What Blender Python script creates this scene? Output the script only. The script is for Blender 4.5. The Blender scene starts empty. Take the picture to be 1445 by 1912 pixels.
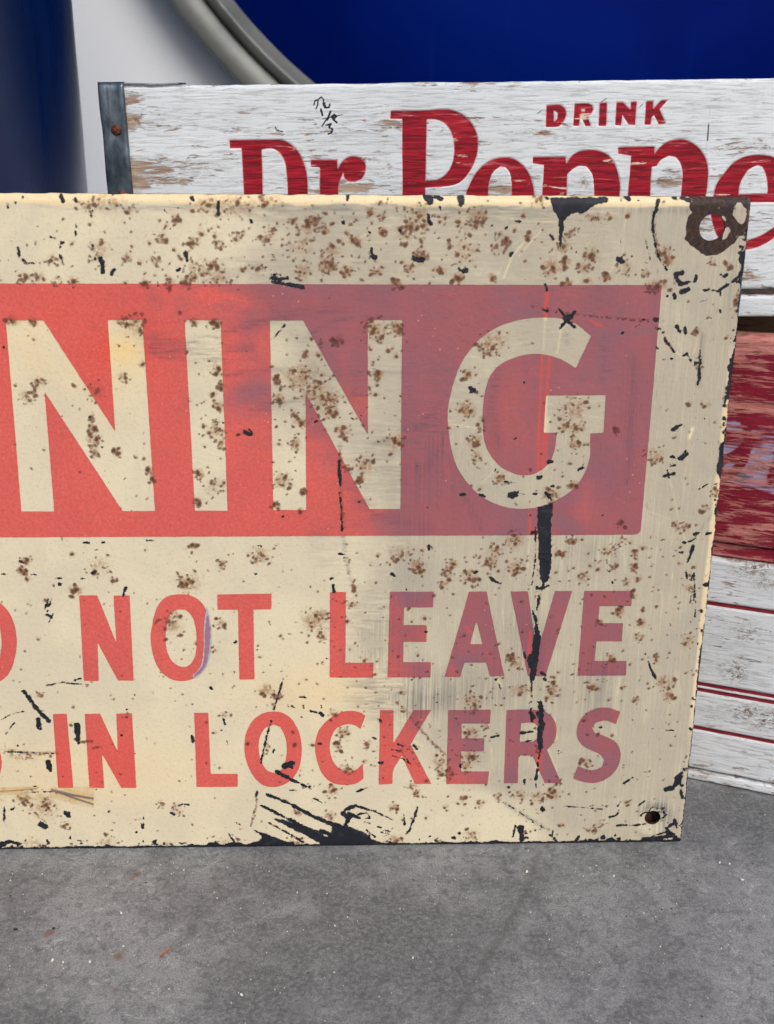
import bpy, bmesh, math, random
import numpy as np
from mathutils import Matrix, Vector

sc = bpy.context.scene
COL = sc.collection
rng = np.random.default_rng(7)
random.seed(7)
R = math.radians

# ---------------------------------------------------------------- camera, sky, sun, exposure
W0, H0, FPX = 1445.0, 1912.0, 2124.0          # photograph size and focal length in its pixels
CAM = np.array([-0.17819523, -0.51163945, 0.38815651])
YAW, PITCH, ROLL, LEAN = -0.03159295, R(20.8), 0.00804414, 0.02326195


def cam_axes():
    cy, sy, cp, sp = math.cos(YAW), math.sin(YAW), math.cos(PITCH), math.sin(PITCH)
    f = np.array([-sy * cp, cy * cp, -sp])
    r = np.array([cy, sy, 0.0])
    u = np.cross(r, f)
    cr, sr = math.cos(ROLL), math.sin(ROLL)
    return cr * r + sr * u, -sr * r + cr * u, f


AX_R, AX_U, AX_F = cam_axes()
cd = bpy.data.cameras.new('camera')
cam = bpy.data.objects.new('camera', cd)
COL.objects.link(cam)
cam.matrix_world = Matrix(((AX_R[0], AX_U[0], -AX_F[0], CAM[0]), (AX_R[1], AX_U[1], -AX_F[1], CAM[1]),
                           (AX_R[2], AX_U[2], -AX_F[2], CAM[2]), (0, 0, 0, 1)))
cd.sensor_fit = 'VERTICAL'
cd.sensor_height = 24.0
cd.lens = 24.0 * FPX / H0
cd.clip_start = 0.01
cd.clip_end = 200.0
cd.dof.use_dof = True
cd.dof.focus_distance = 0.60
cd.dof.aperture_fstop = 11.0
sc.camera = cam

SUN_DIR = Vector((0.20, -0.68, 0.74)).normalized()      # towards the sun
SUN_EL = math.asin(SUN_DIR.z)
world = bpy.data.worlds.new('World')
sc.world = world
world.use_nodes = True
wn = world.node_tree
sky = wn.nodes.new('ShaderNodeTexSky')
sky.sky_type = 'NISHITA'
sky.sun_disc = False
sky.sun_elevation = SUN_EL
sky.sun_rotation = math.atan2(SUN_DIR.x, SUN_DIR.y)
sky.air_density = 1.0
sky.dust_density = 4.0
sky.ozone_density = 1.0
bg = wn.nodes['Background']
bg.inputs['Strength'].default_value = 0.13
wn.links.new(sky.outputs['Color'], bg.inputs['Color'])

sl = bpy.data.lights.new('sun', 'SUN')
sl.energy = 1.05
sl.angle = R(30)
sl.color = (1.0, 0.97, 0.93)
sun = bpy.data.objects.new('sun', sl)
COL.objects.link(sun)
sun.rotation_euler = SUN_DIR.to_track_quat('Z', 'Y').to_euler()
sun.location = (-2, -3, 4)

sc.view_settings.view_transform = 'Standard'
sc.view_settings.look = 'None'
sc.view_settings.exposure = 0.22
sc.view_settings.gamma = 1.0


# ---------------------------------------------------------------- helpers
def ray_plane(px, py, o, n):
    """points of the plane (o, n) seen at photograph pixels px, py"""
    px, py = np.asarray(px, float), np.asarray(py, float)
    d = AX_F + np.multiply.outer((px - W0 / 2) / FPX, AX_R) - np.multiply.outer((py - H0 / 2) / FPX, AX_U)
    t = ((o - CAM) @ n) / (d @ n)
    return CAM + d * t[..., None]


class Frame:
    """a flat front: X runs right along it, Z up along it, Y into it"""
    def __init__(s, o, u, v):
        s.o, s.u, s.v = np.array(o, float), np.array(u, float), np.array(v, float)
        s.n = np.cross(s.u, s.v)          # faces the viewer

    def at(s, pts):
        p = np.array(pts, float)
        q = ray_plane(p[..., 0], p[..., 1], s.o, s.n) - s.o
        return np.stack([q @ s.u, q @ s.v], -1)

    def px(s, a, b):
        q = s.o + np.multiply.outer(a, s.u) + np.multiply.outer(b, s.v) - CAM
        z = q @ AX_F
        return W0 / 2 + FPX * (q @ AX_R) / z, H0 / 2 - FPX * (q @ AX_U) / z

    def matrix(s):
        y = -s.n
        return Matrix(((s.u[0], y[0], s.v[0], s.o[0]), (s.u[1], y[1], s.v[1], s.o[1]),
                       (s.u[2], y[2], s.v[2], s.o[2]), (0, 0, 0, 1)))


def s2l(r, g, b):
    f = lambda c: (c / 255 / 12.92) if c / 255 <= 0.04045 else ((c / 255 + 0.055) / 1.055) ** 2.4
    return (f(r), f(g), f(b), 1.0)


def tag(o, label=None, cat=None, group=None, kind=None):
    if label: o['label'] = label
    if cat: o['category'] = cat
    if group: o['group'] = group
    if kind: o['kind'] = kind
    return o


def thing(name, label, cat, matrix=None, group=None):
    e = bpy.data.objects.new(name, None)
    COL.objects.link(e)
    e.empty_display_size = 0.05
    if matrix is not None: e.matrix_world = matrix
    return tag(e, label, cat, group)


def mesh_obj(name, verts, faces, mat, parent=None, attrs=None, smooth=False):
    me = bpy.data.meshes.new(name)
    me.from_pydata([tuple(v) for v in verts] if not isinstance(verts, np.ndarray) else verts.tolist(), [], faces)
    if attrs:
        for k, arr in attrs.items():
            at = me.attributes.new(k, 'FLOAT', 'POINT')
            at.data.foreach_set('value', np.asarray(arr, np.float32))
    if smooth: me.polygons.foreach_set('use_smooth', np.ones(len(me.polygons), bool))
    me.materials.append(mat)
    o = bpy.data.objects.new(name, me)
    COL.objects.link(o)
    if parent is not None: o.parent = parent
    return o


def bm_obj(name, bm, mat, parent=None, smooth=False):
    me = bpy.data.meshes.new(name)
    bm.to_mesh(me)
    bm.free()
    if smooth: me.polygons.foreach_set('use_smooth', np.ones(len(me.polygons), bool))
    me.materials.append(mat)
    o = bpy.data.objects.new(name, me)
    COL.objects.link(o)
    if parent is not None: o.parent = parent
    return o


def smoothstep(x, a, b):
    t = np.clip((x - a) / (b - a), 0, 1)
    return t * t * (3 - 2 * t)


def vnoise(X, Y, sx, sy, seed, octaves=3):
    """smooth value noise, about 0..1, of cell size sx, sy"""
    out = np.zeros(np.shape(X)); amp = 1.0; tot = 0.0
    for k in range(octaves):
        g = np.random.default_rng(seed * 17 + k).random((257, 257))
        x = np.asarray(X) / sx + 1000.3 * (k + 1); y = np.asarray(Y) / sy + 731.7 * (k + 1)
        xi = np.floor(x).astype(int); yi = np.floor(y).astype(int)
        fx = x - xi; fy = y - yi
        fx = fx * fx * (3 - 2 * fx); fy = fy * fy * (3 - 2 * fy)
        x0, x1, y0, y1 = xi % 257, (xi + 1) % 257, yi % 257, (yi + 1) % 257
        out += amp * ((g[y0, x0] * (1 - fx) + g[y0, x1] * fx) * (1 - fy) + (g[y1, x0] * (1 - fx) + g[y1, x1] * fx) * fy)
        tot += amp; amp *= 0.5; sx = sx / 2; sy = sy / 2
    return out / tot


def rounded(pts, closed=True, corner=38, step=4):
    """outline through pts: sharp turns stay corners, gentle ones become curves (centripetal Catmull-Rom)"""
    p = np.array(pts, float); n = len(p); out = []
    d = np.roll(p, -1, 0) - p
    ang = np.degrees(np.arctan2(d[:, 1], d[:, 0]))
    turn = np.abs((ang - np.roll(ang, 1) + 180) % 360 - 180)
    hard = turn > corner
    for i in range(n):
        p1, p2 = p[i], p[(i + 1) % n]
        p0 = p[i - 1] if not hard[i] else p1 - (p2 - p1)
        p3 = p[(i + 2) % n] if not hard[(i + 1) % n] else p2 + (p2 - p1)
        out.append(p1)
        if hard[i] and hard[(i + 1) % n]: continue
        t0 = 0.0; t1 = t0 + max(np.hypot(*(p1 - p0)), 1e-6) ** 0.5
        t2 = t1 + max(np.hypot(*(p2 - p1)), 1e-6) ** 0.5; t3 = t2 + max(np.hypot(*(p3 - p2)), 1e-6) ** 0.5
        for k in range(1, step):
            t = t1 + (t2 - t1) * k / step
            a1 = (t1 - t) / (t1 - t0) * p0 + (t - t0) / (t1 - t0) * p1
            a2 = (t2 - t) / (t2 - t1) * p1 + (t - t1) / (t2 - t1) * p2
            a3 = (t3 - t) / (t3 - t2) * p2 + (t - t2) / (t3 - t2) * p3
            b1 = (t2 - t) / (t2 - t0) * a1 + (t - t0) / (t2 - t0) * a2
            b2 = (t3 - t) / (t3 - t1) * a2 + (t - t1) / (t3 - t1) * a3
            out.append((t2 - t) / (t2 - t1) * b1 + (t - t1) / (t2 - t1) * b2)
    return np.array(out)


def sdf(polys, X, Y):
    """signed distance to the outlines (even-odd), negative inside"""
    best = np.full(X.shape, 1e9); par = np.zeros(X.shape, bool)
    for p in polys:
        q = np.roll(p, -1, 0)
        for (x0, y0), (x1, y1) in zip(p, q):
            dx, dy = x1 - x0, y1 - y0
            L = dx * dx + dy * dy
            if L < 1e-16: continue
            t = np.clip(((X - x0) * dx + (Y - y0) * dy) / L, 0, 1)
            best = np.minimum(best, (X - x0 - t * dx) ** 2 + (Y - y0 - t * dy) ** 2)
            if dy != 0:
                c = (y0 > Y) != (y1 > Y)
                par ^= c & (X < x0 + (Y - y0) * dx / dy)
    best = np.sqrt(best)
    return np.where(par, -best, best)


def contour(S, xs, ys):
    """fill S < 0 on the grid xs, ys: vertices (x, y), faces, and the boundary segments"""
    ny, nx = S.shape
    ins = S < 0
    idx = -np.ones(S.shape, int)
    k = int(ins.sum())
    idx[ins] = np.arange(k)
    XX, YY = np.meshgrid(xs, ys)
    V = [np.stack([XX[ins], YY[ins]], -1)]
    hc = ins[:, :-1] != ins[:, 1:]
    hi = -np.ones(hc.shape, int); m = int(hc.sum()); hi[hc] = k + np.arange(m); k += m
    t = (S[:, :-1] / (S[:, :-1] - S[:, 1:] + 1e-30))[hc]
    V.append(np.stack([XX[:, :-1][hc] * (1 - t) + XX[:, 1:][hc] * t, YY[:, :-1][hc]], -1))
    vc = ins[:-1] != ins[1:]
    vi = -np.ones(vc.shape, int); m = int(vc.sum()); vi[vc] = k + np.arange(m); k += m
    t = (S[:-1] / (S[:-1] - S[1:] + 1e-30))[vc]
    V.append(np.stack([XX[:-1][vc], YY[:-1][vc] * (1 - t) + YY[1:][vc] * t], -1))
    V = np.concatenate(V)
    cnt = ins[:-1, :-1].astype(int) + ins[:-1, 1:] + ins[1:, 1:] + ins[1:, :-1]
    full = cnt == 4
    F = np.stack([idx[:-1, :-1][full], idx[:-1, 1:][full], idx[1:, 1:][full], idx[1:, :-1][full]], -1).tolist()
    segs = []
    js, is_ = np.nonzero((cnt > 0) & (cnt < 4))
    for j, i in zip(js.tolist(), is_.tolist()):
        cs = (idx[j, i], idx[j, i + 1], idx[j + 1, i + 1], idx[j + 1, i])
        es = (hi[j, i], vi[j, i + 1], hi[j + 1, i], vi[j, i])
        f = []; leave = None; first = None
        for a in range(4):
            if cs[a] >= 0: f.append(int(cs[a]))
            if es[a] >= 0:
                f.append(int(es[a]))
                if cs[a] >= 0: leave = int(es[a])
                else:
                    if leave is not None: segs.append((leave, int(es[a]))); leave = None
                    else: first = int(es[a])
        if leave is not None and first is not None: segs.append((leave, first))
        if len(f) > 2: F.append(f)
    return V, F, segs


# ---------------------------------------------------------------- material nodes
class NT:
    def __init__(s, name):
        s.m = bpy.data.materials.new(name)
        s.m.use_nodes = True
        s.t = s.m.node_tree
        s.b = s.t.nodes['Principled BSDF']
        s.tc = s.t.nodes.new('ShaderNodeTexCoord').outputs['Object']

    def set(s, inp, v):
        if hasattr(v, 'is_output') or isinstance(v, bpy.types.NodeSocket): s.t.links.new(v, inp)
        else: inp.default_value = v

    def math(s, op, a, b=0.0, clamp=False):
        n = s.t.nodes.new('ShaderNodeMath'); n.operation = op; n.use_clamp = clamp
        s.set(n.inputs[0], a); s.set(n.inputs[1], b)
        return n.outputs[0]

    def mul(s, a, b): return s.math('MULTIPLY', a, b)
    def add(s, a, b): return s.math('ADD', a, b)

    def mix(s, f, a, b, mode='MIX'):
        n = s.t.nodes.new('ShaderNodeMix'); n.data_type = 'RGBA'; n.blend_type = mode
        s.set(n.inputs[0], f); s.set(n.inputs[6], a); s.set(n.inputs[7], b)
        return n.outputs[2]

    def mixf(s, f, a, b):
        n = s.t.nodes.new('ShaderNodeMix'); n.data_type = 'FLOAT'
        s.set(n.inputs[0], f); s.set(n.inputs[2], a); s.set(n.inputs[3], b)
        return n.outputs[0]

    def step(s, v, lo, hi):
        n = s.t.nodes.new('ShaderNodeMapRange'); n.interpolation_type = 'SMOOTHSTEP'
        s.set(n.inputs[0], v); n.inputs[1].default_value = lo; n.inputs[2].default_value = hi
        return n.outputs[0]

    def vec(s, sx, sy, sz, src=None, off=(0, 0, 0)):
        n = s.t.nodes.new('ShaderNodeVectorMath'); n.operation = 'MULTIPLY_ADD'
        s.set(n.inputs[0], src or s.tc); n.inputs[1].default_value = (sx, sy, sz); n.inputs[2].default_value = off
        return n.outputs[0]

    def noise(s, vec, scale=1.0, detail=3.0, rough=0.55, dist=0.0):
        n = s.t.nodes.new('ShaderNodeTexNoise')
        s.set(n.inputs['Vector'], vec); n.inputs['Scale'].default_value = scale
        n.inputs['Detail'].default_value = detail; n.inputs['Roughness'].default_value = rough
        n.inputs['Distortion'].default_value = dist
        return n.outputs[0]

    def voro(s, vec, scale=1.0, rand=1.0):
        n = s.t.nodes.new('ShaderNodeTexVoronoi')
        s.set(n.inputs['Vector'], vec); n.inputs['Scale'].default_value = scale
        return n.outputs['Distance'], n.outputs['Color']

    def attr(s, name):
        n = s.t.nodes.new('ShaderNodeAttribute'); n.attribute_name = name
        return n.outputs['Fac']

    def sep(s, c):
        n = s.t.nodes.new('ShaderNodeSeparateColor'); s.set(n.inputs[0], c)
        return n.outputs

    def bump(s, h, strength, dist, normal=None):
        n = s.t.nodes.new('ShaderNodeBump')
        s.set(n.inputs['Height'], h); n.inputs['Strength'].default_value = strength; n.inputs['Distance'].default_value = dist
        if normal is not None: s.set(n.inputs['Normal'], normal)
        return n.outputs[0]

    def done(s, col, rough=0.6, spec=0.3, normal=None, metal=0.0):
        s.set(s.b.inputs['Base Color'], col); s.set(s.b.inputs['Roughness'], rough)
        s.set(s.b.inputs['Specular IOR Level'], spec); s.set(s.b.inputs['Metallic'], metal)
        if normal is not None: s.set(s.b.inputs['Normal'], normal)
        return s.m


# ---------------------------------------------------------------- materials
def sign_paint(name, base, hazed, speckle, sp_amt, film):
    """enamel with a dirt film, rust, scratches and flaked chips; the wear is read from the sheet's own wear layers"""
    t = NT(name)
    big = t.noise(t.vec(16, 9, 16), 1, 5, .62, .6)
    col = t.mix(t.mul(t.step(big, .38, .66), .7), base, tuple(c * k_ for c, k_ in zip(base[:3], (.86, .86, .90))) + (1,))
    col = t.mix(t.mul(t.attr('yellow'), .9), col, s2l(236, 203, 138) if not film else s2l(224, 72, 52))
    # light grains in the paint
    g = t.noise(t.vec(1, 1, 1), 1500, 2, .6)
    col = t.mix(t.mul(t.step(g, .60, .78), sp_amt), col, speckle)
    if film:
        g2 = t.noise(t.vec(1, 1, 1), 700, 2, .6)
        col = t.mix(t.mul(t.step(g2, .35, .65), .28), col, tuple(c * .55 for c in base[:3]) + (1,))
    pit = t.noise(t.vec(1, 1, 1, off=(7, 7, 7)), 640, 4, .7)
    col = t.mix(t.mul(t.step(pit, .53, .68), .30), col, tuple(c * k_ for c, k_ in zip(base[:3], (.55, .52, .45))) + (1,))
    # grey film rubbed on in strokes
    hz = t.attr('haze')
    st_v = t.noise(t.vec(900, 10, 16), 1, 4, .65)
    st_h = t.noise(t.vec(55, 10, 480, off=(3, 1, 7)), 1, 4, .65, .8)
    st = t.mixf(t.attr('brush'), st_h, st_v)
    cloud = t.noise(t.vec(30, 30, 30), 1, 4, .6)
    hf = t.mul(hz, t.step(t.add(t.mul(st, .7), t.mul(cloud, .5)), .30, .66))
    hf = t.mixf(.78, hf, hz) if film else t.mixf(.35, hf, hz)
    col = t.mix(hf, col, hazed)
    c2 = t.noise(t.vec(22, 22, 34, off=(6, 1, 3)), 1, 5, .62, .8)
    col = t.mix(t.mul(hz, t.mul(t.step(c2, .46, .70), .55)), col, s2l(126, 96, 112) if film else s2l(168, 163, 150))
    if film: col = t.mix(t.mul(hz, t.mul(t.step(t.add(t.mul(st, .6), t.mul(c2, .4)), .44, .33), .5)), col, s2l(176, 70, 66))
    sc_v = t.noise(t.vec(1500, 10, 150, off=(4, 4, 4)), 1, 3, .6, .4)
    sc_h = t.noise(t.vec(190, 10, 1700, off=(4, 4, 4)), 1, 3, .6, .8)
    scf = t.step(t.mixf(t.attr('brush'), sc_h, sc_v), .57, .68)
    col = t.mix(t.mul(t.mul(scf, t.step(cloud, .40, .58)), t.mixf(hz, .12, .55)), col, s2l(110, 68, 78) if film else s2l(142, 132, 112))
    dk = t.mul(t.attr('dirt'), t.step(t.add(st, t.mul(cloud, .3)), .48, .86))
    col = t.mix(dk, col, s2l(118, 116, 114) if not film else s2l(98, 72, 84))
    # pale rubbed lines inside the film
    lite = t.mul(hz, t.step(t.noise(t.vec(900, 10, 14, off=(9, 2, 1)), 1, 3, .5), .66, .78))
    col = t.mix(t.mul(lite, .35), col, s2l(225, 212, 180) if not film else s2l(196, 150, 150))
    dots = t.voro(t.vec(1, 1, 1), 260)[0]
    dn = t.noise(t.vec(40, 40, 40, off=(5, 5, 5)), 1, 2)
    col = t.mix(t.mul(t.step(dots, .13, .05), t.mul(t.step(dn, .5, .62), .75)), col, speckle if film else s2l(120, 92, 66))
    col = t.mix(t.mul(t.attr('orange'), .72 if film else .85), col, s2l(232, 70, 44) if film else s2l(236, 222, 178))
    cn = t.noise(t.vec(1, 1, 1), 1150, 3, .72)
    # rust: tan halo, brown heart
    ru = t.attr('rust')
    rn = t.noise(t.vec(1, 1, 1), 620, 4, .65)
    rb = t.noise(t.vec(1, 1, 1), 170, 3, .6)
    rm = t.step(t.noise(t.vec(1, 1, 1, off=(2, 8, 1)), 330, 4, .68, .5), .30, .72)
    rv = t.add(t.mul(ru, t.add(t.mul(rm, 1.45), .42)), t.mul(t.math('SUBTRACT', rn, .5), t.math('MINIMUM', t.mul(ru, 2.6), 1.0)))
    halo = t.mul(t.step(rv, .05, .85), .40 if film else .70)
    col = t.mix(halo, col, s2l(146, 102, 60) if not film else s2l(112, 56, 48))
    sk = t.add(t.attr('speck'), t.mul(t.math('SUBTRACT', cn, .47), .9))
    skf = t.step(sk, -.46, .16)
    col = t.mix(t.mul(skf, .6 if film else .86), col, s2l(104, 64, 38) if not film else s2l(84, 44, 34))
    col = t.mix(t.mul(t.step(sk, .12, .62), .8), col, s2l(62, 40, 28))
    # bare rusted steel
    br = t.add(t.attr('bare'), t.mul(t.math('SUBTRACT', rb, .5), .9))
    brf = t.step(br, -.04, .06)
    bare = t.mix(t.step(rn, .42, .66), s2l(46, 33, 31), s2l(76, 53, 44))
    bare = t.mix(t.step(rb, .55, .7), bare, s2l(34, 34, 42))
    col = t.mix(brf, col, bare)
    # flaked chips down to the dark ground coat (mm)
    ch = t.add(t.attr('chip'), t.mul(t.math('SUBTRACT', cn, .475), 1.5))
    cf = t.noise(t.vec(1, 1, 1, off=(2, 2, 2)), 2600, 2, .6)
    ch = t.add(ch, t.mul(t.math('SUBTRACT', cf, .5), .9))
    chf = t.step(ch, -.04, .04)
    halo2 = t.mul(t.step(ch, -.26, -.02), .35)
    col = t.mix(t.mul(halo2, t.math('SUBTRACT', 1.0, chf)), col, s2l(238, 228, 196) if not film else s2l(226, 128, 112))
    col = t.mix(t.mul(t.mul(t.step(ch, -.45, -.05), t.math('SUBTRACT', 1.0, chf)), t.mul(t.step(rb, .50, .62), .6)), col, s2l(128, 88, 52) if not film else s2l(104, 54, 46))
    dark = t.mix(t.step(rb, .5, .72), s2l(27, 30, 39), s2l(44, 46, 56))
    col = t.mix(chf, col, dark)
    h = t.add(t.mul(chf, -.9), t.add(t.mul(skf, .6), t.mul(t.noise(t.vec(1, 1, 1), 420, 2), .35)))
    h = t.add(h, t.mul(brf, -.5))
    nrm = t.bump(h, .8, .0006)
    rough = t.mixf(hf, .42, .6)
    rough = t.mixf(t.math('MAXIMUM', chf, brf), rough, .62)
    rough = t.mixf(halo, rough, .8)
    return t.done(col, rough, .32, nrm)


CREAM = s2l(219, 209, 180)
RED = s2l(217, 99, 91)
M_CREAM = sign_paint('cream_enamel', CREAM, s2l(176, 168, 150), s2l(236, 226, 198), .25, False)
M_RED = sign_paint('red_enamel', RED, s2l(136, 89, 98), s2l(238, 156, 142), .55, True)


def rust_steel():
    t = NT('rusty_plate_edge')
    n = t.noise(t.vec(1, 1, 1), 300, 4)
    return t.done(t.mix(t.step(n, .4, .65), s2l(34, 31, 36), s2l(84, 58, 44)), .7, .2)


M_EDGE = rust_steel()


def wood(name, paint, paint2, bare1, bare2, amount, scale_x=1.0, grain=1.0, spec=.2):
    """weathered painted board, grain along X; 'bare' uncovers wood, 'ink' is dark pencil, 'tint' second paint"""
    t = NT(name)
    fib = t.noise(t.vec(64 * scale_x, 60, 820), 1, 5, .74, .5)        # fine fibres
    fib2 = t.noise(t.vec(34 * scale_x, 60, 260, off=(2, 4, 1)), 1, 5, .68, .7)
    patch = t.noise(t.vec(26, 20, 70, off=(1, 0, 5)), 1, 5, .66, .4)
    blot = t.noise(t.vec(5, 6, 12, off=(8, 1, 2)), 1, 3, .55)
    col = t.mix(t.step(blot, .35, .7), paint, paint2)
    col = t.mix(t.mul(t.step(fib, .50, .40), .48), col, tuple(c * k_ for c, k_ in zip(paint2[:3], (.52, .50, .47))) + (1,))
    col = t.mix(t.attr('tint'), col, s2l(168, 158, 184))
    bn = t.add(t.add(t.mul(fib, .75), t.mul(fib2, .75)), t.mul(patch, .45))
    bv = t.add(bn, t.mul(t.attr('bare'), .20))
    bf = t.step(bv, amount, amount + .07)
    wood_c = t.mix(t.step(fib, .35, .65), bare1, bare2)
    wood_c = t.mix(t.mul(t.step(t.noise(t.vec(30, 60, 260, off=(4, 4, 4)), 1, 3), .6, .75), .8), wood_c, s2l(64, 54, 48))
    col = t.mix(t.mul(bf, .9), col, wood_c)
    flk = t.noise(t.vec(95, 60, 420, off=(7, 3, 3)), 1, 4, .66, .5)
    ff = t.mul(t.step(flk, .555, .64), t.step(t.add(patch, t.mul(t.attr('bare'), .14)), .46, .6))
    col = t.mix(t.mul(ff, .78), col, t.mix(t.step(fib2, .4, .6), s2l(88, 72, 62), s2l(156, 120, 94)))
    col = t.mix(t.mul(t.step(t.attr('smut'), .1, 1.0), t.step(t.noise(t.vec(330, 60, 620), 1, 4, .72, 1.0), .44, .62)), col, s2l(104, 88, 70))
    gr = t.attr('groove')
    col = t.mix(t.step(gr, .35, .6), col, t.mix(t.step(fib, .4, .7), s2l(104, 18, 32), s2l(142, 46, 58)))
    col = t.mix(t.step(t.attr('ink'), .3, .7), col, s2l(40, 42, 52))
    h = t.add(t.mul(fib, .8 * grain), t.add(t.mul(fib2, .6 * grain), t.mul(bf, -.35)))
    h = t.add(h, t.mul(ff, -.4))
    return t.done(col, .72, spec, t.bump(h, .8, .0007))


M_WHITE = wood('weathered_white_board', s2l(218, 224, 228), s2l(204, 211, 217), s2l(190, 164, 138), s2l(132, 106, 86), 1.135)
M_WHITE2 = wood('cleaner_white_board', s2l(216, 221, 225), s2l(203, 209, 214), s2l(182, 170, 156), s2l(128, 116, 104), 1.21)
M_REDWOOD = wood('faded_red_board', s2l(150, 44, 62), s2l(122, 32, 50), s2l(208, 150, 138), s2l(172, 98, 98), .975, 1.0, .6, .05)
M_OLDWOOD = wood('bare_board', s2l(150, 124, 98), s2l(128, 102, 80), s2l(120, 96, 74), s2l(96, 76, 60), 1.0)


def crate_red():
    t = NT('red_letter_paint')
    fib = t.noise(t.vec(52, 60, 760), 1, 4, .66, .35)
    fib2 = t.noise(t.vec(34, 60, 300, off=(2, 4, 1)), 1, 5, .68, .7)
    col = t.mix(t.step(fib, .38, .62), s2l(110, 8, 26), s2l(164, 20, 40))
    col = t.mix(t.mul(t.step(fib2, .57, .66), .6), col, s2l(206, 96, 106))
    col = t.mix(t.step(t.add(fib2, t.mul(t.noise(t.vec(40, 60, 90), 1, 3), .5)), .90, .94), col, s2l(214, 190, 172))
    e = t.attr('edge')       # rubbed pink rim of the letter
    col = t.mix(t.mul(t.step(t.add(e, t.mul(t.math('SUBTRACT', fib, .5), .5)), .58, .85), .75), col, s2l(226, 142, 152))
    return t.done(col, .62, .25, t.bump(t.add(fib, fib2), .6, .0005))


M_LETTER = crate_red()


def strap_metal():
    t = NT('oiled_steel_strap')
    n = t.noise(t.vec(60, 60, 30), 1, 5, .65)
    v = t.noise(t.vec(420, 100, 22), 1, 3)
    col = t.mix(t.step(n, .38, .66), s2l(62, 74, 86), s2l(128, 140, 150))
    col = t.mix(t.mul(t.step(v, .5, .7), .5), col, s2l(46, 54, 64))
    col = t.mix(t.step(t.noise(t.vec(90, 90, 90, off=(3, 3, 3)), 1, 4), .62, .72), col, s2l(84, 66, 54))
    return t.done(col, t.mixf(n, .25, .5), .5, t.bump(n, .3, .0006), .65)


M_STRAP = strap_metal()
tt = NT('rusted_rivet')
M_RIVET = tt.done(tt.mix(tt.step(tt.noise(tt.vec(1, 1, 1), 500, 4), .4, .6), s2l(70, 38, 30), s2l(112, 66, 52)), .75, .2)


def concrete():
    t = NT('concrete')
    v = t.vec(1, 1, 1)
    a = t.noise(v, 8, 5, .6, .5)
    b = t.noise(v, 55, 5, .65, .6)
    c = t.noise(t.vec(1, 1, 1, off=(4, 4, 0)), 420, 4, .7)
    f = t.noise(t.vec(1, 1, 1, off=(1, 7, 0)), 1300, 2, .6)
    col = t.mix(t.step(t.add(t.mul(a, .6), t.mul(b, .4)), .40, .60), s2l(100, 101, 102), s2l(140, 142, 143))
    fl = t.mul(t.step(t.noise(t.vec(1, 1, 1, off=(9, 2, 0)), 150, 5, .7, 1.2), .52, .70), t.step(a, .42, .60))
    col = t.mix(t.mul(fl, .95), col, s2l(172, 175, 176))
    col = t.mix(t.mul(t.step(c, .42, .62), .42), col, s2l(152, 155, 157))
    m2 = t.noise(t.vec(1, 1, 1, off=(3, 9, 0)), 190, 5, .72, .8)
    col = t.mix(t.mul(t.step(m2, .50, .38), .45), col, s2l(78, 82, 85))
    col = t.mix(t.mul(t.step(f, .54, .38), .5), col, s2l(70, 72, 73))
    d, cc = t.voro(t.vec(1, 1, 1), 210)
    sel = t.sep(cc)
    col = t.mix(t.mul(t.step(d, .16, .08), t.step(sel[0], .90, .95)), col, s2l(58, 60, 62))
    d2, c2 = t.voro(t.vec(1, 1, 1, off=(.5, .2, 0)), 150)
    col = t.mix(t.mul(t.step(d2, .12, .06), t.step(t.sep(c2)[1], .93, .96)), col, s2l(214, 210, 200))
    col = t.mix(t.mul(t.step(t.add(t.attr('streak'), t.mul(t.math('SUBTRACT', b, .5), 1.5)), .3, 1.0), .42), col, s2l(84, 82, 80))
    sp = t.add(t.attr('stain'), t.mul(t.math('SUBTRACT', c, .5), .8))
    col = t.mix(t.mul(t.step(sp, .35, .75), .62), col, s2l(108, 80, 58))
    h = t.add(t.mul(c, .8), t.add(t.mul(f, .3), t.mul(b, .6)))
    return t.done(col, .78, .2, t.bump(h, .45, .0012))


M_FLOOR = concrete()
tt = NT('white_wall_paint')
M_WALL = tt.done(tt.mix(tt.step(tt.noise(tt.vec(3, 3, 3), 1, 3), .3, .7), s2l(233, 239, 246), s2l(228, 235, 243)), .7, .2,
                 tt.bump(tt.noise(tt.vec(1, 1, 1), 260, 3), .15, .001))


def blue_face():
    t = NT('blue_enamel')
    v = t.vec(1, 1, 1)
    n = t.noise(v, 3.5, 3)
    col = t.mix(t.step(n, .35, .65), s2l(0, 17, 92), s2l(0, 24, 104))
    sc_ = t.noise(t.vec(26, 26, 40), 1, 4, .7, 1.0)
    col = t.mix(t.mul(t.step(sc_, .70, .78), .35), col, s2l(70, 96, 130))
    sm = t.noise(t.vec(120, 20, 5, off=(2, 2, 2)), 1, 2)
    col = t.mix(t.mul(t.step(sm, .62, .8), .18), col, s2l(14, 50, 122))
    return t.done(col, .45, .03)


M_BLUE = blue_face()


def rim_grey():
    t = NT('grey_rim_paint')
    n = t.noise(t.vec(9, 9, 9), 1, 5, .6, .5)
    col = t.mix(t.step(n, .35, .7), s2l(122, 126, 125), s2l(100, 104, 103))
    col = t.mix(t.mul(t.step(t.noise(t.vec(38, 38, 38), 1, 4), .66, .76), .6), col, s2l(96, 98, 98))
    return t.done(col, t.mixf(n, .35, .55), .4, None, .25)


M_RIM = rim_grey()


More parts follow.
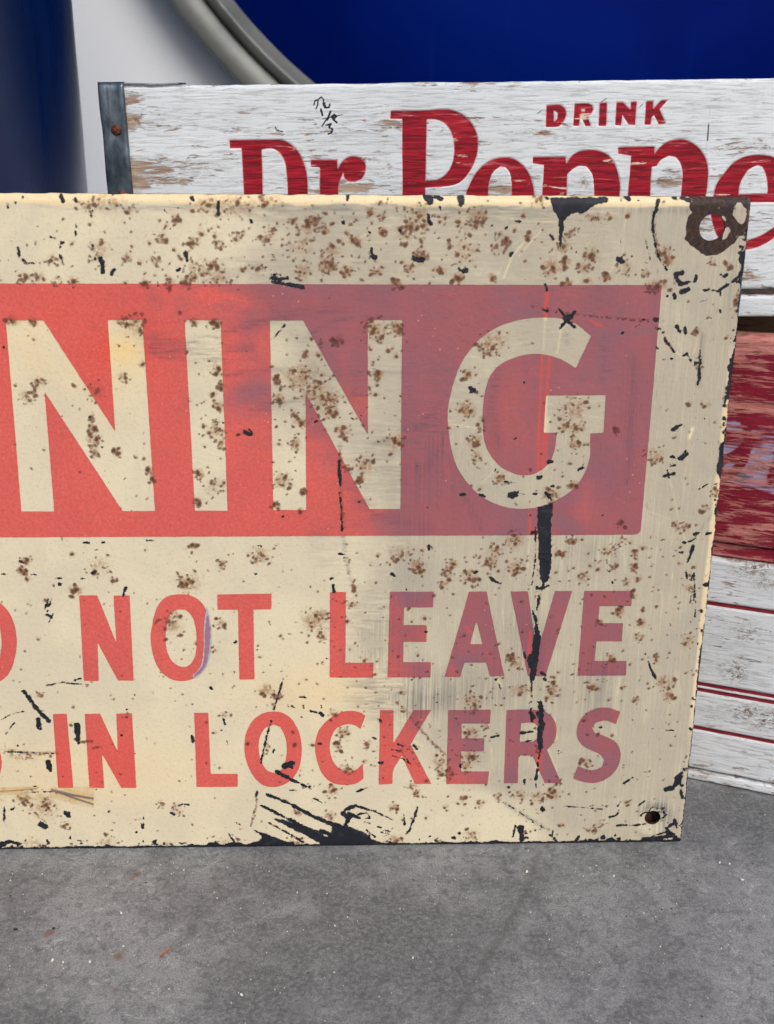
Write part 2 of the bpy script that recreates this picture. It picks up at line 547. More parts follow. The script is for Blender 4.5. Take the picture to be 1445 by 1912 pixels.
def drum_blue():
    t = NT('blue_drum_paint')
    st = t.noise(t.vec(70, 70, 5), 1, 4, .65)
    n = t.noise(t.vec(14, 14, 6), 1, 4)
    col = t.mix(t.step(n, .35, .7), s2l(0, 22, 62), s2l(2, 30, 76))
    col = t.mix(t.mul(t.step(t.noise(t.vec(150, 150, 40, off=(1, 5, 2)), 1, 4), .68, .74), .7), col, s2l(10, 14, 26))
    return t.done(col, t.mixf(st, .20, .40), .25, t.bump(st, .12, .001))


M_DRUM = drum_blue()


# ---------------------------------------------------------------- setting: floor and wall
def axis(lo, hi, fine, far_lo, far_hi):
    mid = np.arange(lo, hi + 1e-9, fine)
    l = lo - np.geomspace(fine * 2, lo - far_lo, 22)[::-1]
    r = mid[-1] + np.geomspace(fine * 2, far_hi - mid[-1], 22)
    return np.concatenate([l, mid, r])


def grid_faces(ny, nx):
    i = np.arange(ny * nx).reshape(ny, nx)
    return np.stack([i[:-1, :-1], i[:-1, 1:], i[1:, 1:], i[1:, :-1]], -1).reshape(-1, 4).tolist()


def on_floor(pts):
    p = np.array(pts, float)
    return ray_plane(p[..., 0], p[..., 1], np.zeros(3), np.array([0, 0, 1.0]))[..., :2]


def seg_dist(X, Y, pts):
    best = np.full(X.shape, 1e9)
    for (x0, y0), (x1, y1) in zip(pts[:-1], pts[1:]):
        dx, dy = x1 - x0, y1 - y0
        t = np.clip(((X - x0) * dx + (Y - y0) * dy) / (dx * dx + dy * dy + 1e-18), 0, 1)
        best = np.minimum(best, np.hypot(X - x0 - t * dx, Y - y0 - t * dy))
    return best


fx = axis(-0.37, 0.10, 0.0016, -5, 5)
fy = axis(-0.145, 0.06, 0.0016, -5, 1.3)
GX, GY = np.meshgrid(fx, fy)
stain = np.zeros(GX.shape)
for x, y, r, a in ((256, 1632, 7, 1.1), (245, 1641, 6, .8), (400, 1640, 11, .6), (150, 1690, 7, .8), (92, 1742, 9, 1.0), (222, 1786, 11, .8),
                   (440, 1731, 5, .5), (910, 1692, 5, .5), (215, 1849, 8, .7), (398, 1641, 6, .5), (60, 1860, 9, .4), (700, 1880, 6, .5), (560, 1700, 4, .6)):
    c = on_floor((x, y)); rr = r * .00034
    stain = np.maximum(stain, a * np.exp(-(((GX - c[0]) / rr) ** 2 + ((GY - c[1]) / (rr * 1.1)) ** 2)))
streak = np.maximum(np.exp(-(seg_dist(GX, GY, on_floor([(1008, 1590), (985, 1660), (940, 1740), (885, 1830), (838, 1925)])) / .0024) ** 2),
                    .4 * np.exp(-(seg_dist(GX, GY, on_floor([(1020, 1590), (990, 1655), (930, 1760), (850, 1900)])) / .009) ** 2))
z = np.zeros(GX.size)
floor = mesh_obj('floor', np.stack([GX.ravel(), GY.ravel(), z], -1), grid_faces(len(fy), len(fx)), M_FLOOR,
                 attrs={'stain': stain.ravel(), 'streak': streak.ravel()})
tag(floor, kind='structure', label='grey polished concrete floor with small stains and pale specks')

WALL_Y = 1.06
bm = bmesh.new()
bmesh.ops.create_cube(bm, size=1, matrix=Matrix.Translation((0, WALL_Y + .06, 1.3)) @ Matrix.Diagonal((8, .12, 2.6, 1)))
tag(bm_obj('wall', bm, M_WALL), kind='structure', label='plain white painted wall behind the drum and the disc')


def lathe(profile, seg, axis_y=False):
    """solid of revolution of (r, h) pairs about Z, or about Y for a disc facing -Y"""
    bm = bmesh.new(); rings = []
    for r, h in profile:
        ring = []
        if r < 1e-6:
            ring = [bm.verts.new((0, h, 0) if axis_y else (0, 0, h))]
        else:
            for k in range(seg):
                a = 2 * math.pi * k / seg
                ring.append(bm.verts.new((r * math.cos(a), h, r * math.sin(a)) if axis_y else (r * math.cos(a), r * math.sin(a), h)))
        rings.append(ring)
    for A, B in zip(rings[:-1], rings[1:]):
        for k in range(seg):
            l = (k + 1) % seg
            f = [A[k % len(A)], A[l % len(A)], B[l % len(B)], B[k % len(B)]]
            f = list(dict.fromkeys(f))
            if len(f) > 2: bm.faces.new(f)
    bmesh.ops.recalc_face_normals(bm, faces=bm.faces)
    return bm


# round blue sign hung on the wall: outer rim, groove, bevel, face  (radii fitted on its plane)
DISC_Y = 1.0
dP = ray_plane([313, 344, 391, 446], [0, 44, 100, 158], np.array([0, DISC_Y, 0]), np.array([0, 1.0, 0]))[:, [0, 2]]
dQ = ray_plane([425, 468, 518, 576], [0, 46, 100, 155], np.array([0, DISC_Y, 0]), np.array([0, 1.0, 0]))[:, [0, 2]]
Am = np.vstack([np.c_[2 * dP, np.ones(4), np.zeros(4)], np.c_[2 * dQ, np.zeros(4), np.ones(4)]])
sol = np.linalg.lstsq(Am, np.r_[(dP ** 2).sum(1), (dQ ** 2).sum(1)], rcond=None)[0]
DC = sol[:2]; RO = math.sqrt(sol[2] + DC @ DC); RI = math.sqrt(sol[3] + DC @ DC)
disc = thing('round_sign', 'large round blue enamel sign with a grey stepped rim on the white wall', 'sign',
             Matrix.Translation((DC[0], DISC_Y, DC[1])))
wd = RO - RI
bm_obj('outer_rim', lathe([(RI + wd * .43, .050), (RI + wd * .43, .006), (RI + wd * .47, .001), (RO - .006, .0), (RO - .001, .004), (RO, .012), (RO, .055)], 256, True), M_RIM, disc, True)
bm_obj('inner_rim', lathe([(RI - .004, .034), (RI, .030), (RI + wd * .14, .006), (RI + wd * .19, .0), (RI + wd * .37, .016), (RI + wd * .425, .024), (RI + wd * .425, .05)], 256, True), M_RIM, disc, True)
bm_obj('face', lathe([(0, .022), (RI * .35, .023), (RI * .7, .026), (RI - .004, .032), (RI + .002, .04)], 192, True), M_BLUE, disc, True)
bm_obj('back_pan', lathe([(0, .056), (RO - .002, .056), (RO - .001, .055)], 96, True), M_RIM, disc, True)

# blue steel drum
dr = .29
drum = thing('steel_drum', 'dark blue glossy steel drum standing at the left against the white wall', 'drum',
             Matrix.Translation((-.1782 - .2228 * .952 - dr * 1.0245, .44, 0)))
prof = [(dr - .006, .0), (dr, .004)]
for zc in (.10, .88 - .10): pass
zs = np.linspace(.01, .87, 90)
prof += [(dr + .006 * (math.exp(-((q - .12) / .012) ** 2) + math.exp(-((q - .66) / .012) ** 2)) - .0006 * (1 + math.sin(q * 31)) * .3, q) for q in zs]
bm_obj('body', lathe(prof, 128), M_DRUM, drum, True)
bm_obj('top_ring', lathe([(dr - .008, .868), (dr + .005, .868), (dr + .007, .876), (dr + .005, .884), (dr - .008, .884), (dr - .008, .868)], 96), M_DRUM, drum, True)
bm_obj('lid', lathe([(0, .872), (dr - .05, .872), (dr - .03, .866), (dr - .008, .870)], 96), M_DRUM, drum, True)
bm_obj('bottom_ring', lathe([(dr - .008, .0), (dr + .005, .0), (dr + .006, .006), (dr + .003, .012), (dr - .008, .012)], 96), M_DRUM, drum, True)


# ---------------------------------------------------------------- wooden soda crates
def board(name, fr, a, b, thick, mat, parent, paint=None, h0=0.0, warp=.0004, seed=1, round_=.0016, label=None):
    """one board in the frame's plane: front sheet on the node grid a x b with relief, then edges and back.
    paint(A, B) -> dict of wear layers and optional 'h' (outward relief)"""
    A, B = np.meshgrid(a, b)
    lay = {k: np.zeros(A.shape) for k in ('bare', 'ink', 'tint', 'groove', 'smut')}
    h = np.full(A.shape, h0)
    if paint:
        for k, v in paint(A, B).items():
            if k == 'h': h = h + v
            else: lay[k] = v
    e = np.minimum(np.minimum(A - a[0], a[-1] - A), np.minimum(B - b[0], b[-1] - B))
    er = np.minimum(B - b[0], b[-1] - B)
    wob = vnoise(A, B, .012, .004, seed, 3)
    k = np.clip(1 - e / round_, 0, 1)
    h = h - round_ * (1 - np.sqrt(np.clip(1 - k * k, 0, 1)))
    h = h + warp * (vnoise(A, B, .06, .012, seed + 5, 3) - .5) * 2
    lay['bare'] = lay['bare'] + .75 * np.exp(-(er / (.0006 + .0016 * wob ** 2)) ** 2) + .35 * np.exp(-(np.minimum(A - a[0], a[-1] - A) / .006) ** 2)
    # ragged long edges
    Bz = B + np.where(er < .003, (wob - .5) * .0008 * np.clip(1 - er / .003, 0, 1), 0)
    V = np.stack([A.ravel(), -h.ravel(), Bz.ravel()], -1)
    ny, nx = A.shape
    F = grid_faces(ny, nx)
    i = np.arange(ny * nx).reshape(ny, nx)
    ring = np.concatenate([i[0, :], i[1:, -1], i[-1, -2::-1], i[-2:0, 0][::1] if False else i[-2:0:-1, 0]])
    n0 = len(V)
    VB = V[ring].copy(); VB[:, 1] = thick - h0
    V = np.concatenate([V, VB]); m = len(ring)
    for q in range(m):
        r2 = (q + 1) % m
        F.append([int(ring[r2]), int(ring[q]), n0 + q, n0 + r2])
    F.append([n0 + q for q in range(m)][::-1])
    att = {kk: np.concatenate([v.ravel(), (v.ravel()[ring] + (.5 if kk == 'bare' else 0))]) for kk, v in lay.items()}
    o = mesh_obj(name, V, F, mat, parent, att, smooth=False)
    sm = np.ones(len(o.data.polygons), bool); sm[-(m + 1):] = False
    o.data.polygons.foreach_set('use_smooth', sm)
    if label: o['label'] = label
    return o


def rows(lo, hi, fine, edge=.0005):
    n = max(2, int(round((hi - lo - .004) / fine)))
    return np.concatenate([lo + np.array([0, .00025, .0006, .0011]), np.linspace(lo + .002, hi - .002, n), hi - np.array([.0011, .0006, .00025, 0])])


def plank(name, x0, x1, y0, y1, z0, z1, mat, parent):
    """plain bevelled plank in the thing's own axes"""
    bm = bmesh.new()
    bmesh.ops.create_cube(bm, size=1, matrix=Matrix.Translation(((x0 + x1) / 2, (y0 + y1) / 2, (z0 + z1) / 2)) @ Matrix.Diagonal((x1 - x0, y1 - y0, z1 - z0, 1)))
    bmesh.ops.bevel(bm, geom=bm.edges[:], offset=min(.0012, (z1 - z0) * .2), segments=2, affect='EDGES')
    return bm_obj(name, bm, mat, parent)


def lerp_axis(*parts):
    return np.unique(np.round(np.concatenate(parts), 7))


# --- top crate: nearly parallel to the sign, tipped a little
TC_Y = .056
c0 = ray_plane(185, 160, np.array([0, TC_Y, 0]), np.array([0, 1.0, 0]))
c1 = ray_plane(1445, 145, np.array([0, TC_Y, 0]), np.array([0, 1.0, 0]))
rho = math.atan2(c1[2] - c0[2], c1[0] - c0[0])
TC = Frame(c0, (math.cos(rho), 0, math.sin(rho)), (-math.sin(rho), 0, math.cos(rho)))
slat_b = float(TC.at([(1420, 539)])[0][1]); low_t = float(TC.at([(1420, 552)])[0][1]); low_b = float(TC.at([(1410, 592)])[0][1])
CR_L = .47
top_crate = thing('soda_crate', 'white wooden soda crate with red Dr Pepper lettering, topmost behind the cream sign', 'crate', TC.matrix(), 'wooden soda crates stacked behind the sign')

D_ = [
 ([(427.6,261.4),(507,260.5),(526.3,261),(543,269.3),(557.4,283.8),(566.7,302.5),(573,325.3),(575,352.3),(573,380),(563,405),(545,420),(520,426),(430,427),(430,411),(455,411),(454.6,358.5),(450.5,277.2),(428.7,277.6)],
  [(488.9,279.6),(507.6,277.6),(522,286),(531.4,302.5),(534.6,325.3),(536.6,360),(534,385),(522,405),(505,411),(492,411)]),
 ([(579.2,298.3),(630,298.3),(630.5,315),(638,302.5),(650.8,293),(662,291.5),(675.7,296),(683,308.7),(682,323),(675.7,334.7),(661,340),(648.7,338.8),(642.5,332.6),(640.8,323),(635,337.8),(632,352),(632,411),(648,411),(648,427),(580,427),(580,411),(596,411),(596.8,312.9),(580.2,311.8)],),
 ([(729,206.6),(787,206),(824.6,203.9),(843,205),(864,214),(880.6,229.8),(890,248.5),(893,267),(890,292),(880.6,315),(868,333.6),(853.6,344),(832.9,349),(794.5,351.3),(794.5,440),(815,440),(815,458),(728,458),(728,440),(751,440),(750.9,362.7),(750.4,222.6),(728,222.6)],
  [(797,223.6),(808,223),(824.6,227.3),(837,238),(845.3,256.8),(847.8,277.6),(845.3,300.4),(837,319),(822.5,332.6),(810,336),(795,336.7)]),
 ([(998,364.8),(994.8,342),(986.5,321),(972,304.6),(955.3,295),(936.7,293.8),(916,299.4),(899.3,310.8),(886.8,325),(876.5,344),(869,364.8),(868,395),(878,430),(900,455),(935,468),(970,468),(996,455),(993,440),(975,450),(955,452),(930,440),(915,410),(912,385),(998,385)],
  [(911.8,368),(913.8,342),(922,321),(934.6,311.4),(944,312.9),(951,323),(954.3,342),(955,368)]),
 ([(994.9,292.9),(1056.5,292.9),(1057.5,306),(1063.8,295),(1076.3,284.6),(1092.9,280.4),(1113.6,280.4),(1134.4,288.7),(1146.8,303),(1154,322),(1158.3,342.7),(1157.2,365.5),(1150,395),(1135,418),(1105,430),(1075,425),(1059,412),(1059,460),(1075,460),(1075,476),(990,476),(990,460),(1011,460),(1011.9,365),(1015,308.4),(994.3,305.3)],
  [(1059.6,326),(1068,317.8),(1080.4,310.5),(1095,311.5),(1104.3,324),(1107.8,340.6),(1109,365.5),(1107,390),(1095,408),(1078,410),(1062,395),(1058.6,364.5)]),
 ([(1153.7,274.7),(1222.8,273),(1222.5,286),(1234.3,272.7),(1246.7,264.4),(1265.4,260),(1282,261.7),(1298.6,270.6),(1311,283),(1319.4,299.6),(1323,320.4),(1321.5,345.3),(1318.3,366),(1310,395),(1295,418),(1265,430),(1235,424),(1216,408),(1214,455),(1232,455),(1232,472),(1150,472),(1150,455),(1170,455),(1172,366),(1178,291.3),(1154.3,287.2)],
  [(1217.7,312),(1226,311),(1234.3,299.6),(1248.8,291.3),(1261.3,293.4),(1269.6,303.8),(1274,322.5),(1272.7,345.3),(1271.2,366),(1267,390),(1255,408),(1238,409),(1217,392),(1214.5,366)]),
 ([(1331.8,366),(1338,343.2),(1352.6,322.5),(1369.2,303.8),(1387.9,293.4),(1410.7,289.3),(1433.6,290.3),(1447,294.5),(1465,310),(1480,335),(1487,362),(1487,378.5),(1372,378.5),(1368,400),(1370,425),(1380,443),(1395,449),(1420,440),(1445,424),(1462,408),(1470,420),(1445,445),(1420,460),(1395,467),(1375,468),(1355,460),(1339,441),(1328,408),(1327,390)],
  [(1379.6,363),(1381.7,345.3),(1390,328.7),(1400,316),(1414.9,309),(1423.2,312),(1429.4,324.6),(1433,345.3),(1432.5,361.5)]),
 ([(1020.2,197),(1045,195.3),(1053.4,200.5),(1057.6,209.8),(1054.5,224.4),(1045,235.8),(1036.8,237.8),(1018.5,237.8)], [(1034.3,206.7),(1041,210.9),(1040,222.3),(1034.7,226.4)]),
 ([(1072.7,193.6),(1097,192.8),(1106.4,196.3),(1108.4,204.6),(1103.2,215),(1097,217),(1104.3,235.8),(1092.9,236.4),(1086.6,222.3),(1083.5,222.3),(1081.4,235.8),(1069.6,235.8)], [(1086,203.6),(1092,204),(1092,208),(1086,209)]),
 ([(1119.4,192.2),(1134,191),(1132.3,235.8),(1117.2,235.8)],),
 ([(1151,190.7),(1163.4,190.7),(1177,204.6),(1177.6,190),(1189.4,189.5),(1186.3,234.3),(1173.8,233.7),(1162.4,216),(1160.3,234.7),(1147.9,234.7)],),
 ([(1206,189),(1220.5,188),(1220,202.6),(1234,187),(1248,186.4),(1232,204.6),(1244,231.6),(1229.9,232.7),(1221,216),(1217.4,219),(1215,233.7),(1203.3,233.7)],),
]
LET = [[TC.at(rounded(p)) for p in L] for L in D_]


def in_box(L, A, B, pad):
    lo = np.min([p.min(0) for p in L], 0) - pad; hi = np.max([p.max(0) for p in L], 0) + pad
    return (A > lo[0]) & (A < hi[0]) & (B > lo[1]) & (B < hi[1])


def strokes(fr, A, B, items):
    out = np.zeros(A.shape)
    for pts, w in items:
        q = fr.at(pts)
        m = (A > q[:, 0].min() - .004) & (A < q[:, 0].max() + .004) & (B > q[:, 1].min() - .004) & (B < q[:, 1].max() + .004)
        if m.any():
            d = seg_dist(A[m], B[m], q)
            out[m] = np.maximum(out[m], min(1, w / 1.9) * np.clip(1.0 - (d - w * .00013) / .00035, 0, 1))
    return out


def blobs(fr, A, B, items):
    out = np.zeros(A.shape)
    X, Y = fr.px(A, B)
    for x, y, rx, ry, amp in items:
        out = np.maximum(out, amp * np.exp(-((X - x) / rx) ** 2 - ((Y - y) / ry) ** 2))
    return out


PENCIL = [([(586,196),(588,188),(594,186),(593,196),(590,203)],1.6), ([(596,184),(600,181),(604,186),(603,194),(606,201)],1.6), ([(606,192),(608,201),(614,201),(616,194)],1.8),
          ([(599,204),(602,215)],2.6), ([(617,208),(611,224)],2.4), ([(622,222),(619,218),(624,214),(628,217),(622,223),(629,229)],2.2), ([(602,222),(618,219),(640,214)],1.3),
          ([(601,236),(610,222)],1.6), ([(609,234),(618,231),(614,238),(621,241),(619,248),(613,250)],1.8), ([(514,238),(516,243),(528,246)],1.5),
          ([(1323,232),(1321,262)],1.6), ([(1326,198),(1322,232),(1319,290)],.9), ([(1174,240),(1173,268)],.9), ([(1132,184),(1122,191)],1.2), ([(1200,194),(1194,200)],1.2), ([(1012,206),(1003,212)],1.2),
          ([(495,232),(530,240)],.8), ([(640,250),(600,258)],.8)]


def paint_top(A, B):
    S = np.full(A.shape, .01)
    for L in LET:
        m = in_box(L, A, B, .003)
        if m.any(): S[m] = np.minimum(S[m], sdf(L, A[m], B[m]))
    h = -.0009 * smoothstep(-S, -.0001, .0003)
    bare = blobs(TC, A, B, [(262,225,60,22,1.0), (250,180,22,16,1.0), (300,330,110,30,1.0), (262,340,26,30,1.2), (720,235,45,14,.8), (640,300,60,25,.35), (640,352,60,9,1.9), (930,356,75,10,1.5), (1000,330,26,16,1.2), (860,222,16,5,1.1),
                              (1010,250,40,7,.9), (560,330,120,30,.3), (1240,340,30,28,.8), (1400,280,70,12,.7), (1180,265,60,10,.5), (660,240,120,10,.6), (330,240,60,12,.6), (1420,560,80,6,.6), (520,250,70,10,.8), (900,270,60,20,.4), (1340,400,200,60,.45), (1400,520,60,30,.5)])
    bare -= blobs(TC, A, B, [(1250,190,320,60,.55), (800,180,200,22,.3)])
    smut = blobs(TC, A, B, [(300,300,60,14,.5), (420,225,30,5,.5), (700,300,40,8,.5), (620,262,60,5,.5), (1050,258,60,4,.5), (960,262,30,5,.5), (1250,338,30,14,.7), (900,345,30,10,.5), (1090,340,16,16,.7), (1345,278,16,5,1.0), (1375,276,12,4,.8), (1405,274,14,5,1.0), (1432,275,16,6,.9), (320,330,120,22,.35), (520,290,60,8,.4), (1185,275,40,10,.4), (1000,248,40,4,.7), (390,315,60,14,.4)])
    ink = strokes(TC, A, B, PENCIL)
    return {'h': h, 'bare': bare, 'smut': smut, 'ink': ink}


aT = lerp_axis(np.arange(.0105, .345, .00045), np.arange(.345, CR_L - .0105, .004), [CR_L - .0105])
board('front_slat', TC, aT, rows(slat_b, -.0004, .00045), .012, M_WHITE, top_crate, paint_top, seed=3)
aC = lerp_axis(np.arange(.0105, .24, .006), np.arange(.24, .36, .0012), np.arange(.36, CR_L - .0105, .006))
board('front_slat', TC, aC, rows(low_b, low_t, .0008), .012, M_WHITE, top_crate, lambda A, B: {'bare': .3 * vnoise(A, B, .03, .004, 9)}, seed=4)
DEP = .27
for k, (y0, nm) in enumerate(((DEP - .012, 'back_slat'),)):
    plank(nm, .0105, CR_L - .0105, y0, y0 + .012, slat_b, -.012, M_WHITE2, top_crate)
    plank(nm, .0105, CR_L - .0105, y0, y0 + .012, low_b, low_t, M_WHITE2, top_crate)
plank('end_board', .0012, .0105, .0005, DEP, low_b, -.004, M_WHITE2, top_crate)
plank('end_board', CR_L - .0105, CR_L - .0012, .0005, DEP, low_b, -.004, M_WHITE2, top_crate)
for k in range(5):
    plank('bottom_slat', .0115, CR_L - .0115, .0135 + k * .0486, .0135 + k * .0486 + .0480, low_b + .0005, low_b + .0085, M_OLDWOOD, top_crate)
# red letters sunk into the slat
for L in LET:
    lo = np.min([p.min(0) for p in L], 0) - .002; hi = np.max([p.max(0) for p in L], 0) + .002
    hi[1] = min(hi[1], -.001)
    xs = np.arange(lo[0], hi[0], .0005); ys = np.arange(lo[1], hi[1], .0005)
    X, Y = np.meshgrid(xs, ys)
    S = sdf(L, X, Y) + (vnoise(X, Y, .0016, .0009, 5, 2) - .5) * .0004
    V, F, segs = contour(S, xs, ys)
    if not F: continue
    d = -sdf(L, V[:, 0], V[:, 1])
    V3 = np.stack([V[:, 0], .00030 + .00014 * vnoise(V[:, 0], V[:, 1], .03, .0015, 8, 2) - .00020 * np.clip(1 - d / .0006, 0, 1), V[:, 1]], -1)
    mesh_obj('letter', V3, F, M_LETTER, top_crate, {'edge': np.clip(1 - d / .0009, 0, 1)}, True)

# steel strap folded round the front corner
def corner_strap(fr, w, b_top, b_bot, parent):
    """strip swept down the corner: side flange, rounded corner, hollow front flange, turned inner edge"""
    prof = [(-.0012, .030), (-.0013, .012), (-.0012, .0022), (-.0008, .0006), (.0002, -.0006), (.0016, -.0011), (.0040, -.0007), (.0066, -.0007), (.0090, -.0012), (w - .0012, -.0017), (w - .0002, -.0014), (w, -.0006), (w, .0003)]
    bs = np.concatenate([b_top - np.array([-.0010, -.0006, .0004, .0018, .0034]), np.linspace(b_top - .006, b_bot, 44)])
    bm = bmesh.new(); g = []
    for i, b in enumerate(bs):
        row = []
        for a, y in prof:
            n = (vnoise(np.array([a + y]), np.array([b]), .006, .012, 21, 2)[0] - .5) * .0012
            fold = (.0026, .0011, .0003, 0, 0)[i] if i < 5 else 0
            yy = y + (n if a > .0006 else 0) + (fold if y < .002 else 0)
            if i >= 5 and abs(b - HOLE_B) < .006 and a > .001 and a < w - .001:
                yy += .0009 * math.exp(-((b - HOLE_B) / .0035) ** 2 - ((a - HOLE_A) / .003) ** 2)
            row.append(bm.verts.new((a + (n * .6 if a < 0 else 0), yy, b)))
        g.append(row)
    for i in range(len(bs) - 1):
        for j in range(len(prof) - 1):
            bm.faces.new((g[i][j], g[i][j + 1], g[i + 1][j + 1], g[i + 1][j]))
    bmesh.ops.recalc_face_normals(bm, faces=bm.faces)
    return bm_obj('corner_strap', bm, M_STRAP, parent, True)


HOLE_A, HOLE_B = [float(q) for q in TC.at([(217, 243)])[0]]
sw = float(TC.at([(232, 170)])[0][0])
strap = corner_strap(TC, sw, .0006, low_b, top_crate)
def rivet(a, b, r, y, parent):
    bm = lathe([(0, -.0011), (r * .45, -.0010), (r * .8, -.0006), (r, .0002), (r, .0012)], 20, True)
    bmesh.ops.translate(bm, verts=bm.verts, vec=(a, y, b))
    return bm_obj('rivet', bm, M_RIVET, parent, True)
rivet(HOLE_A, HOLE_B, .0024, -.0007, strap)
ra, rb_ = TC.at([(229, 364)])[0]
rivet(float(ra), float(rb_), .0024, -.0007, strap)
# lip of the strap that runs along the top edge and lifts at its end
al = float(TC.at([(335, 157)])[0][0])
bm = bmesh.new(); g = []
for i in range(25):
    t = i / 24; a = .0004 + (al - .0004) * t
    zt = .0004 + .0003 * math.sin(t * 6) + .0003 * t * t
    row = [bm.verts.new((a, y, zt + dz)) for y, dz in ((.0004 + .0004 * t, -.0008 * (1 - t) - .0004), (.0006, .0002), (.0012, .0004), (.012, .0003), (.022, .0002), (.022, -.0006), (.0008, -.0006))]
    g.append(row)
for A_, B_ in zip(g[:-1], g[1:]):
    for j in range(7): bm.faces.new((A_[j], A_[(j + 1) % 7], B_[(j + 1) % 7], B_[j]))
bm.faces.new(g[0]); bm.faces.new(g[-1][::-1])
bmesh.ops.recalc_face_normals(bm, faces=bm.faces)
bm_obj('top_strap', bm, M_STRAP, top_crate, True)

# --- the two lower crates, turned a little
pa = ray_plane(1285, 1455, np.zeros(3), np.array([0, 0, 1.0])); pb = ray_plane(1445, 1487, np.zeros(3), np.array([0, 0, 1.0]))
du = (pb - pa) / np.linalg.norm(pb - pa)
LC = Frame(pa - du * .27, du, (0, 0, 1.0))


def zl(px, py): return float(LC.at([(px, py)])[0][1])
def al_(px, py): return float(LC.at([(px, py)])[0][0])


z_bs = zl(1286, 1436); z_wt = .1425
g1, g2a, g2b, g3 = zl(1318, 1125), zl(1303, 1277), zl(1303, 1288), zl(1293, 1358)
white = thing('soda_crate', 'white wooden crate with thin red grooves, on the floor at the bottom of the stack', 'crate', LC.matrix(), 'wooden soda crates stacked behind the sign')
aL = lerp_axis(np.arange(0, .245, .008), np.arange(.245, .335, .0007), np.arange(.335, .46, .006), [.46])


def paint_white(A, B):
    gr = np.zeros(A.shape); h = np.zeros(A.shape)
    for z0, w in ((g1, .0018), (g2a, .0017), (g2b, .0017), (g3, .0017)):
        zz = z0 + (vnoise(A, B, .03, .03, 31, 2) - .5) * .0006
        d = np.abs(B - zz)
        gr = np.maximum(gr, np.clip(1.15 - d / w, 0, 1)); h -= .0011 * np.clip(1 - (d / (w * 1.05)) ** 2, 0, 1)
    sm = blobs(LC, A, B, [(1410,1062,55,22,.9), (1430,1090,40,16,.7), (1395,1185,32,26,.75), (1372,1255,30,28,.95), (1365,1262,12,10,.6), (1395,1330,46,20,.9), (1435,1345,40,26,.95), (1340,1320,30,16,.4), (1390,1403,10,5,.8), (1440,1230,30,8,.5)])
    bare = blobs(LC, A, B, [(1345,1430,120,6,.8), (1410,1070,60,26,.35), (1420,1345,50,24,.4), (1380,1255,30,26,.4), (1330,1100,30,20,.2)])
    return {'h': h, 'groove': gr, 'smut': sm, 'bare': bare}


rb2 = lerp_axis(rows(z_bs + .0012, z_wt, .0009), *[np.linspace(q - .0016, q + .0016, 11) for q in (g1, g2a, g2b, g3)])
board('front_slat', LC, aL, rb2, .012, M_WHITE2, white, paint_white, seed=11)
board('front_slat', LC, lerp_axis(np.arange(0, .25, .01), np.arange(.25, .33, .002), np.arange(.33, .46, .01), [.46]), rows(.0004, z_bs - .0004, .0008), .012, M_WHITE2, white,
      lambda A, B: {'bare': .25 * vnoise(A, B, .02, .003, 12)}, h0=.0004, seed=12)
LD = .28
plank('back_slat', 0, .46, LD - .012, LD, .0004, z_wt, M_WHITE2, white)
plank('end_board', .002, .014, .0125, LD - .0125, .0004, z_wt - .002, M_WHITE2, white)
plank('end_board', .446, .458, .0125, LD - .0125, .0004, z_wt - .002, M_WHITE2, white)
for k in range(5): plank('bottom_slat', .0145, .4455, .0135 + k * .051, .0135 + k * .051 + .046, .001, .009, M_OLDWOOD, white)

z_r0, z_r1 = zl(1335, 1012), zl(1372, 625)
z_rt = z_r1
red = thing('soda_crate', 'faded red wooden crate with ghostly white lettering, middle of the stack beside the sign', 'crate', LC.matrix() @ Matrix.Translation((0, 0, 0)), 'wooden soda crates stacked behind the sign')
GHOST = [[(1340,800),(1352,788),(1370.5,786.5),(1381,789),(1387.5,804.8),(1387.5,820.5),(1375.7,836),(1357.4,846.7),(1340,848)],
         [(1352,868),(1370.5,859.7),(1373,866),(1362,878),(1350,884)],
         [(1403,803.5),(1445,801),(1475,800),(1475,850),(1446,850),(1441,868),(1433,885),(1432,902),(1445,908),(1475,914),(1475,930),(1445,922.5),(1412,912),(1381,904),(1349.6,897.6),(1368,891),(1391.4,870),(1401.9,844),(1405.8,823)]]
GH = [LC.at(rounded(p)) for p in GHOST]


def paint_red(A, B):
    S = np.full(A.shape, .01)
    for p in GH:
        m = in_box([p], A, B, .003)
        if m.any(): S[m] = np.minimum(S[m], sdf([p], A[m], B[m]))
    fibre = vnoise(A, B, .02, .0006, 41, 4); worn = vnoise(A, B, .012, .006, 42, 3)
    tint = smoothstep(-S, -.0003, .0004) * smoothstep(fibre * .8 + worn * .5, .50, .74) * .9
    bare = blobs(LC, A, B, [(1400,645,120,17,2.2), (1400,765,60,14,.9), (1420,690,20,60,.4), (1380,690,12,50,.3), (1400,990,60,10,.5), (1405,945,50,10,.35)])
    return {'tint': tint, 'bare': bare, 'h': np.where(S < 0, -.0001, 0)}


board('front_slat', LC, aL, rows(z_r0, z_rt, .0008), .012, M_REDWOOD, red, paint_red, seed=14, round_=.0022)
plank('bottom_rail', 0, .46, .0035, .0155, z_wt + .0004, z_r0 - .0006, M_REDWOOD, red)
plank('back_slat', 0, .46, LD - .012, LD, z_wt + .0004, z_rt, M_OLDWOOD, red)
plank('end_board', .002, .014, .0162, LD - .0125, z_wt + .0008, z_rt + .004, M_REDWOOD, red)
plank('end_board', .446, .458, .0162, LD - .0125, z_wt + .0008, z_rt + .004, M_REDWOOD, red)
for k in range(5): plank('bottom_slat', .0145, .4455, .0165 + k * .050, .0165 + k * .050 + .045, z_wt + .001, z_wt + .009, M_OLDWOOD, red)


